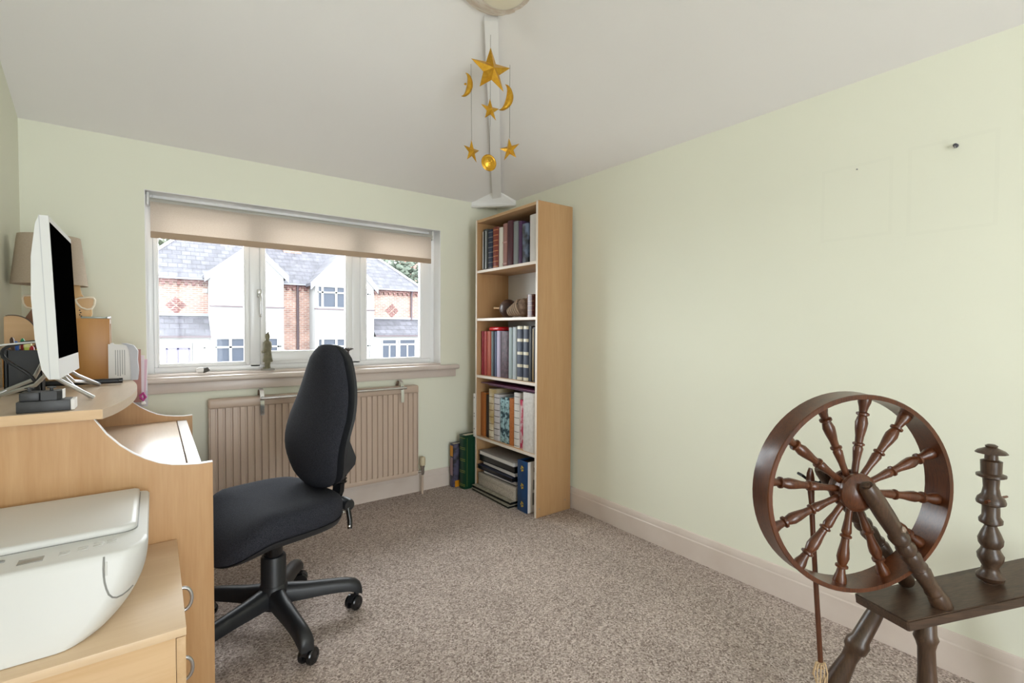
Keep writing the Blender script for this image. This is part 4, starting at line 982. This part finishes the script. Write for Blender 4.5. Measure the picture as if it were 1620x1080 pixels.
b = nb(); lathe(b, [(.02, -.02), (.026, -.015), (.026, .04), (.022, .048), (.004, .05)], (-.275, .06, .44), (0, 1, 0), n=16); obj('tension_knob', b, m_black, t, world=False)
b = nb(); tube(b, [(-.27, .10, .43), (-.272, .112, .38), (-.268, .118, .345)], [.010, .011, .010], 10); obj('tilt_lever', b, m_blackg, t, world=False)
b = nb(); lathe(b, [(.007, 0), (.007, .012), (.003, .016)], (-.245, .10, .418), (.3, 1, 0), n=10); lathe(b, [(.005, 0), (.005, .008), (.002, .01)], (-.26, .125, .36), (.2, 1, 0), n=10); obj('bolt', b, m_chrome, t, world=False)

# ------------------------------------------------------------------ spinning wheel (local: x along the bench, y away from camera, z up)
SWR = rad(-31.26)
t = thing('spinning_wheel', 'antique dark wooden spinning wheel standing by the right wall', 'spinning wheel', (1.618, .395, 0), SWR)
tl = rad(9)
b = nb(); L_ = .60; th = .030
def bench_pt(s, y, dz): return Vector((s*cos(tl)-dz*sin(tl)*1, y, .42+s*sin(tl)+dz*cos(tl)))
poly = [(0, 0), (.02, -.001), (L_, -.004), (L_, .148), (-.02, .152), (-.022, .146)]
lo = []; 
prism(b, [(.004, -.001), (L_, -.004), (L_, .148), (-.022, .152), (-.025, .148), (-.001, .003)], -th, 0, None, bev=.003)
for v in b.verts: v.co = bench_pt(v.co.x, v.co.y, v.co.z)
obj('bench', b, oak_dark, t, world=False)
def turned(name, p, q, prof, M=None, n=18, parent=None):
    """prof: (fraction, radius)"""
    p, q = Vector(p), Vector(q); d_ = q-p; b = nb(); lathe(b, [(r, f*d_.length) for f, r in prof], p, d_, n=n); return obj(name, b, M or oak_dkz, parent or t, world=False, smooth=45)
legp = [(0, .016), (.08, .017), (.17, .019), (.2, .0265), (.235, .0265), (.25, .019), (.3, .017), (.4, .023), (.55, .028), (.66, .027), (.78, .020), (.88, .016), (.93, .021), (1, .017)]
turned('leg', bench_pt(.085, .035, -.028), (.075, -.005, 0), [(0, .019), (.02, .0245), (.10, .025), (.13, .029), (.16, .024), (.20, .020), (.35, .021), (.55, .027), (.68, .030), (.8, .024), (.9, .017), (.94, .021), (1, .016)])
turned('leg', bench_pt(.02, .115, -.028), (-.150, .165, 0), [(0, .019), (.1, .022), (.26, .024), (.29, .031), (.34, .030), (.36, .023), (.42, .021), (.6, .029), (.72, .030), (.85, .019), (.93, .022), (1, .016)])
turned('leg', bench_pt(.50, .08, -.028), (.575, .085, 0), legp)
# uprights
upp = [(0, .019), (.02, .0225), (.09, .0245), (.13, .0215), (.145, .0185), (.16, .0215), (.17, .0215), (.18, .0185), (.25, .0205), (.32, .024), (.345, .0185), (.36, .0235), (.385, .0195), (.45, .024), (.475, .0185), (.50, .0235), (.52, .0245), (.555, .0185), (.57, .023), (.61, .0255), (.625, .0205), (.66, .0215), (.76, .0235), (.88, .0235), (.96, .0215), (.985, .019), (1, .016)]
u1a, u1b = Vector((.145, .03, .425)), Vector((-.125, .005, .79))
up1 = turned('upright', u1a, u1b, upp)
b = nb(); d_ = (u1b-u1a).normalized(); lathe(b, [(.011, 0), (.011, .004), (.007, .006), (.002, .006)], u1b, d_, n=14); obj('peg_end', b, oak_dkz, up1, world=False)
b = nb(); pp = u1a.lerp(u1b, .66); lathe(b, [(.008, .018), (.008, .026), (.004, .029)], pp, (.3, -1, .35), n=12); obj('wedge_peg', b, MATS.get('pale_peg') or mat('pale_peg', '8E7B6A', rough=.4), up1, world=False)
turned('upright', (.13, .132, .45), (-.150, .142, .80), upp)
# wheel
WC = Vector((-.112, .066, .757)); RO, RI, HW = .271, .258, .037
b = nb(); N = 72; rings = []
for i in range(N):
    a = 2*pi*i/N; dv = Vector((cos(a), 0, sin(a)))
    rings.append([WC+dv*r+Vector((0, y, 0)) for r, y in ((RO-.002, -HW), (RO, -HW+.003), (RO-.003, 0), (RO, HW-.003), (RO-.002, HW), (RI, HW), (RI, -HW))])
loft(b, rings, closed=True); obj('wheel_rim', b, oak_red, t, world=False, smooth=30)
b = nb(); lathe(b, [(.02, -.046), (.034, -.042), (.045, -.033), (.052, -.026), (.0535, -.02), (.052, -.014), (.046, -.010), (.046, .010), (.052, .014), (.0535, .02), (.05, .028), (.036, .036), (.02, .04)], WC, (0, 1, 0), n=32); obj('hub', b, oak_red, t, world=False, smooth=30)
spp = [(0, .0085), (.18, .0088), (.30, .0115), (.345, .0125), (.375, .0098), (.39, .0145), (.41, .0145), (.425, .0095), (.5, .0105), (.6, .014), (.68, .0155), (.74, .0125), (.765, .0105), (.78, .0158), (.805, .0158), (.82, .0095), (.88, .0115), (.94, .0155), (.985, .0165), (1, .0165)]
for k in range(12):
    a = rad(83+30*k); dv = Vector((cos(a), 0, sin(a))); turned('spoke', WC+dv*.044, WC+dv*.2585, spp, oak_red, n=14)
b = nb(); cyl(b, WC+Vector((0, -.075, 0)), WC+Vector((0, .10, 0)), .006, n=10); tube(b, [WC+Vector((0, .10, 0)), WC+Vector((-.02, .102, -.012)), WC+Vector((-.05, .104, -.005)), WC+Vector((-.065, .112, .008)), WC+Vector((-.066, .13, .01))], .0042, 8); obj('axle_crank', b, mat('black_iron', '1B1A1A', rough=.4, metal=.6), t, world=False)
# footman: a flattened rod with an eye at the top
b = nb(); fp = [Vector(p) for p in ((-.185, .135, .80), (-.185, .135, .785), (-.184, .135, .765), (-.182, .135, .74), (-.179, .135, .70), (-.172, .135, .6), (-.155, .135, .4), (-.140, .135, .225))]
ws = [.004, .011, .0135, .011, .008, .0072, .0075, .0075]
rings = []
for p, w_ in zip(fp, ws): rings.append([p+Vector((w_*cos(2*pi*j/10), .006*sin(2*pi*j/10), 0)) for j in range(10)])
loft(b, rings); obj('footman', b, oak_red, t, world=False)
b = nb(); lathe(b, [(.004, -.0068), (.004, .0068)], (-.183, .135, .755), (0, 1, 0), n=12); obj('footman_eye', b, m_paper, t, world=False)
b = nb(); kz = Vector((-.140, .135, .225))
tube(b, [kz+Vector((.008*cos(i*1.3), .008*sin(i*1.3), -.002*i)) for i in range(12)], .0018, 6)
for i in range(12):
    a = i*.55; e = Vector((cos(a), sin(a)*.6, 0)); tube(b, [kz+Vector((0, 0, -.005)), kz+e*.014+Vector((0, 0, -.004)), kz+e*.022+Vector((0, 0, -.03-.015*random.random())), kz+e*(.02-.02*random.random())+Vector((0, 0, -.065-.02*random.random()))], [.0014, .0016, .0014, .001], 5)
obj('string_tuft', b, mat('jute_string', 'CDB08A', rough=.9), t, world=False)
b = nb(); box(b, -.30, .10, .10, .17, .03, .045, .004); obj('treadle', b, oak_dark, t, world=False)
b = nb(); tube(b, [(-.14, .135, .16), (-.14, .135, .045)], .0015, 6); obj('treadle_cord', b, MATS['jute_string'], t, world=False)
# maiden post
turned('maiden_post', bench_pt(.335, .075, -.01), bench_pt(.385-.0, .075, .40) + Vector((.005, 0, 0)), [(0, .016), (.03, .017), (.05, .030), (.075, .0325), (.105, .022), (.14, .0185), (.19, .0285), (.225, .030), (.26, .022), (.275, .0205), (.30, .027), (.335, .0285), (.38, .022), (.43, .0135), (.45, .026), (.475, .0265), (.50, .020), (.57, .0195), (.585, .032), (.60, .033), (.625, .030), (.65, .021), (.70, .0175), (.76, .019), (.775, .033), (.79, .033), (.80, .023), (.885, .024), (.895, .015), (.93, .0145), (.94, .036), (.955, .031), (.975, .015), (.98, .0125), (.99, .0145), (1, .008)])
b = nb(); mp_ = bench_pt(.365, .075, .242); tube(b, [mp_+Vector((-.035, -.02, 0)), mp_+Vector((.03, 0, .002)), mp_+Vector((.062, .006, .004))], [.0045, .0045, .0035], 8); obj('side_peg', b, oak_red, t, world=False)
b = nb(); lathe(b, [(.018, 0), (.018, .012), (.006, .016)], bench_pt(.175, .045, -.03), (0.1, 0, -1), n=12); obj('under_peg', b, oak_dkz, t, world=False)

# ------------------------------------------------------------------ street outside: the house opposite
K = 1.55
def hp(x, y, z): return (x*K, 14*K+(y-14)*K, 1.2+(z-1.2)*K)
GZ = -1.75
m_brick = tiles('red_brick', '7A5C50', '6F5148', '7F7670', .23, .078)
m_brickd = tiles('purple_brick', '4E2A28', '452322', '65534E', .23, .078)
m_slate = tiles('slate_courses', '45444A', '38373D', '28272C', .3, .19)
m_render = mat('white_render', '858584', rough=.8)
m_dwin = mat('dark_window_glass', '30353F', rough=.3, spec=.2)
m_fascia = mat('grey_white_board', '66676E', rough=.6)
m_pipe = mat('dark_downpipe', '3B2F33', rough=.5)
m_curt = mat('net_curtain', '8A8786', rough=.9)
b = nb(); box(b, -40, 60, WW+.4, 70, GZ-.2, GZ); struct('ground', b, mat('tarmac_and_paving', '7D7C7A', rough=.9, noise=(.8, .4, .6), color2='8C8A86'))
hs = thing('house', 'brick semi-detached houses with white gabled bays across the street', 'house', hp(3.1, 15, 1.2)[:2]+(GZ,))
def hbox(bm, x0, x1, y0, y1, z0, z1, bev=0):
    a, c = hp(x0, y0, z0), hp(x1, y1, z1); box(bm, a[0], c[0], a[1], c[1], a[2] if z0 > -5 else GZ, c[2], bev)
def hpoly(bm, poly, y0, y1):
    a = [hp(x, y0, z) for x, z in poly]; c = [hp(x, y1, z) for x, z in poly]; loft(bm, [a, c])
EV = 2.36
b = nb(); hbox(b, -.45, 6.72, 14, 18, -9, EV); wl = obj('brick_wall', b, m_brick, hs)
b = nb(); hbox(b, -.5, 6.77, 13.95, 14.02, EV-.09, EV-.02)
for i in range(48): x = -.45+i*.15; hbox(b, x, x+.07, 13.93, 13.99, EV-.16, EV-.09)
obj('dentil_course', b, m_brickd, hs, kind='stuff')
b = nb(); hbox(b, -.6, 6.87, 13.86, 13.92, EV-.02, EV+.02); obj('gutter', b, m_fascia, hs)
# diamond panels of darker brick
for cx_, cz_ in ((.43, 1.72), (5.82, 1.73)):
    s = .095
    for ox, oz in ((0, .115), (0, -.115), (.115, 0), (-.115, 0)):
        b = nb(); hpoly(b, [(cx_+ox-s, cz_+oz), (cx_+ox, cz_+oz-s), (cx_+ox+s, cz_+oz), (cx_+ox, cz_+oz+s)], 13.985, 14.01); obj('brick_diamond', b, m_brickd, hs, smooth=0)
# main hipped roof
b = nb(); e0, e1, ye = -.62, 6.9, 13.86; dep = 3.2
P = [hp(e0, ye, EV), hp(e1, ye, EV), hp(e1, ye+2*dep, EV), hp(e0, ye+2*dep, EV), hp(e0+2.5, ye+dep, EV+.80*dep), hp(e1-2.5, ye+dep, EV+.80*dep)]
V = [b.verts.new(p) for p in P]
for f in ((0, 1, 5, 4), (1, 2, 5), (2, 3, 4, 5), (3, 0, 4), (0, 3, 2, 1)): b.faces.new([V[i] for i in f])
obj('main_roof', b, m_slate, hs, smooth=0)
b = nb(); tube(b, [P[0], P[4]], .07, 6); tube(b, [P[1], P[5]], .07, 6); obj('hip_tiles', b, mat('hip_tile_grey', '7E7C80', rough=.8), hs)
b = nb(); hbox(b, 3.02, 3.5, 15.1, 15.7, 3.0, 4.6, .0); hbox(b, 2.98, 3.54, 15.06, 15.74, 4.5, 4.64); obj('chimney', b, m_brick, hs)
b = nb(); hbox(b, 2.98, 3.54, 15.06, 15.74, 3.12, 3.3); obj('chimney_flashing', b, m_render, hs)
# gabled bays
def bay(xa, xb_, xp, zp, zl, zr, wins, first):
    g = nb(); hpoly(g, [(xa, -.7), (xb_, -.7), (xb_, zr+(zp-zr)*.12/(xb_+.12-xp)-.03), (xp, zp-.04), (xa, zl+(zp-zl)*.12/(xp-xa+.12)-.03)], 13.4, 14.6); bo = obj('bay', g, m_render, hs, smooth=0)
    g = nb()
    for (x, z_), sgn in (((xa-.12, zl), -1), ((xb_+.12, zr), 1)):
        q = [hp(x, 13.37, z_), hp(xp, 13.37, zp), hp(xp, 15.6, zp), hp(x, 15.6, z_)]
        lo = [g.verts.new(v) for v in q]; hi = [g.verts.new((v[0], v[1], v[2]+.12)) for v in q]
        g.faces.new(lo[::-1]); g.faces.new(hi)
        for i in range(4): g.faces.new((lo[i], lo[(i+1) % 4], hi[(i+1) % 4], hi[i]))
    obj('bay_roof', g, m_slate, bo, smooth=0)
    g = nb()
    for (x, z_) in ((xa-.12, zl), (xb_+.12, zr)):
        hpoly(g, [(x, z_-.10), (xp, zp-.10), (xp, zp+.08), (x, z_+.08)] if x < xp else [(xp, zp-.10), (x, z_-.10), (x, z_+.08), (xp, zp+.08)], 13.35, 13.375)
    obj('barge_board', g, m_fascia, bo, smooth=0)
    g = nb(); hbox(g, xa-.02, xb_+.02, 13.35, 13.42, 1.685, 1.72); obj('drip_ledge', g, m_pipe, bo)
    for x0, x1, z0, z1, cols in wins:
        g = nb(); n = len(cols)
        hbox(g, x0, x1, 13.36, 13.41, z0-.05, z0); hbox(g, x0, x1, 13.36, 13.41, z1, z1+.04)
        tz = z1-(z1-z0)*.27; hbox(g, x0, x1, 13.365, 13.41, tz-.02, tz+.02)
        xsn = [x0+(x1-x0)*c for c in cols]
        for x in xsn: hbox(g, x-.028, x+.028, 13.365, 13.41, z0, z1)
        wo = obj('window', g, m_render, hs)
        g = nb(); hbox(g, x0+.01, x1-.01, 13.392, 13.398, z0, z1); obj('window_pane', g, m_dwin, wo)
bay(1.08, 2.67, 1.99, 3.23, 2.36, 2.44, [(1.17, 1.79, .2, .92, (0, .5, 1)), (2.28, 2.6, .2, .92, (0, .8, 1))], True)
bay(3.44, 5.03, 4.24, 3.26, 2.30, 2.27, [(3.49, 4.92, 1.76, 2.29, (0, .09, .34, .52, .7, .95, 1)), (3.49, 4.92, .2, .89, (0, .09, .34, .52, .7, .95, 1))], False)
# lean-to porch roofs with windows below
for xa, xb_, doorx, wx in ((-.45, 1.08, .44, .955), (5.06, 6.72, 6.05, 5.5)):
    g = nb(); a = [hp(xa, 14.0, 1.47), hp(xb_, 14.0, 1.47), hp(xb_, 13.35, 1.02), hp(xa, 13.35, 1.02)]
    lo = [g.verts.new((v[0], v[1], v[2]-.08)) for v in a]; hi = [g.verts.new(v) for v in a]
    g.faces.new(lo[::-1]); g.faces.new(hi)
    for i in range(4): g.faces.new((lo[i], lo[(i+1) % 4], hi[(i+1) % 4], hi[i]))
    po = obj('porch_roof', g, m_slate, hs, smooth=0)
    g = nb(); hbox(g, xa, xb_, 13.32, 13.36, .955, 1.0); obj('porch_gutter', g, m_pipe, po)
    g = nb(); hbox(g, xa, xb_, 13.95, 14.0, 1.465, 1.53); obj('flashing', g, m_fascia, po)
    g = nb(); hbox(g, xa, xb_, 13.45, 13.99, -9, .955); pw = obj('porch_wall', g, m_render, hs)
    for x0, x1, z0, z1, tr in ((doorx-.22, doorx+.24, -.6, .85, 1), (wx-.20, wx+.20, .1, .85, 1)):
        g = nb(); hbox(g, x0, x1, 13.425, 13.445, z0, z1); wo = obj('window_pane', g, m_curt if x0 > doorx and xa < 0 else m_dwin if xa > 0 else m_curt, pw)
        g = nb(); hbox(g, x0-.03, x0, 13.41, 13.45, z0, z1); hbox(g, x1, x1+.03, 13.41, 13.45, z0, z1); hbox(g, x0, x1, 13.41, 13.45, z1-.15, z1-.1); hbox(g, (x0+x1)/2-.02, (x0+x1)/2+.02, 13.41, 13.45, z0, z1-.12)
        obj('window_frame', g, m_render if x0 > doorx or xa > 0 else m_render, pw)
    if xa < 0:
        g = nb()
        for x in (.23, .44, .65): hbox(g, x-.018, x+.018, 13.395, 13.41, -.6, .72)
        hbox(g, .21, .67, 13.395, 13.41, .69, .73); obj('porch_door', g, mat('purple_grey_door', '4A4560', rough=.4), hs)
g = nb()
for x in (3.13, 6.44):
    tube(g, [hp(x, 13.9, EV-.02), hp(x, 13.95, EV-.12), hp(x, 13.96, -.6 if x < 5 else 1.45)], .05, 8)
obj('downpipe', g, m_pipe, hs)
g = nb(); hbox(g, .97, 1.07, 13.94, 14.0, 2.03, 2.14, .02); obj('alarm_box', g, m_render, hs)
# neighbour and trees beyond
t = thing('neighbour_house', 'red-roofed house partly hidden beyond the trees on the right', 'house', (18.5, 36, GZ))
b = nb(); box(b, 16.6, 25, 35, 40, GZ, 4.2); obj('brick_wall', b, m_brick, t)
b = nb(); loft(b, [[(x, 34.6, 4.2), (x, 37.5, 7.2), (x, 40.4, 4.2)] for x in (16.4, 25.2)]); obj('tiled_roof', b, tiles('red_tiles', '7C4C42', '6C4239', '50332E', .25, .2), t, smooth=0)
leaf_mats = [mat('leaf_green', '42483A', rough=.7, noise=(3, .3, .7), color2='585E4C', trans=.3), mat('leaf_dull', '424B40', rough=.7, noise=(3, .3, .7), color2='596154', trans=.3)]
def tree(label, x, y, h, R, M, n=2600):
    t = thing('tree', label, 'tree', (x, y, GZ), 0, None)
    b = nb(); tube(b, [(x, y, GZ), (x+.1, y, GZ+h*.4), (x-.1, y+.1, GZ+h*.75)], [.3, .22, .1], 10)
    for k in range(6):
        a = k*1.05; tube(b, [(x, y, GZ+h*(.42+.04*k)), (x+R*.5*cos(a), y+R*.5*sin(a), GZ+h*(.6+.04*k))], [.1, .04], 6)
    obj('trunk', b, cm('5B4B3E', .9), t)
    b = nb(); blobs = [(Vector((x+random.uniform(-.6, .6)*R, y+random.uniform(-.6, .6)*R, GZ+h*.72+random.uniform(-.5, .5)*R)), R*random.uniform(.35, .6)) for _ in range(14)]
    for _ in range(n):
        c, r = random.choice(blobs); v = Vector((random.gauss(0, 1), random.gauss(0, 1), random.gauss(0, 1))).normalized()*r*random.uniform(.7, 1.05)
        p = c+v; s = random.uniform(.10, .2); a, e, _z = frame(v+Vector((random.uniform(-.5, .5), random.uniform(-.5, .5), .3)))
        b.faces.new([b.verts.new(p+a*s*i+e*s*.6*j) for i, j in ((-1, 0), (0, -1), (1, 0), (0, 1))])
    obj('crown', b, M, t, smooth=0, kind='stuff')
tree('leafy tree rising above the roof at the left edge of the window', -1.6, 31, 10.5, 3.2, leaf_mats[0])
tree('dull green tree beyond the right end of the roof opposite', 13.2, 30, 8.6, 2.6, leaf_mats[1])
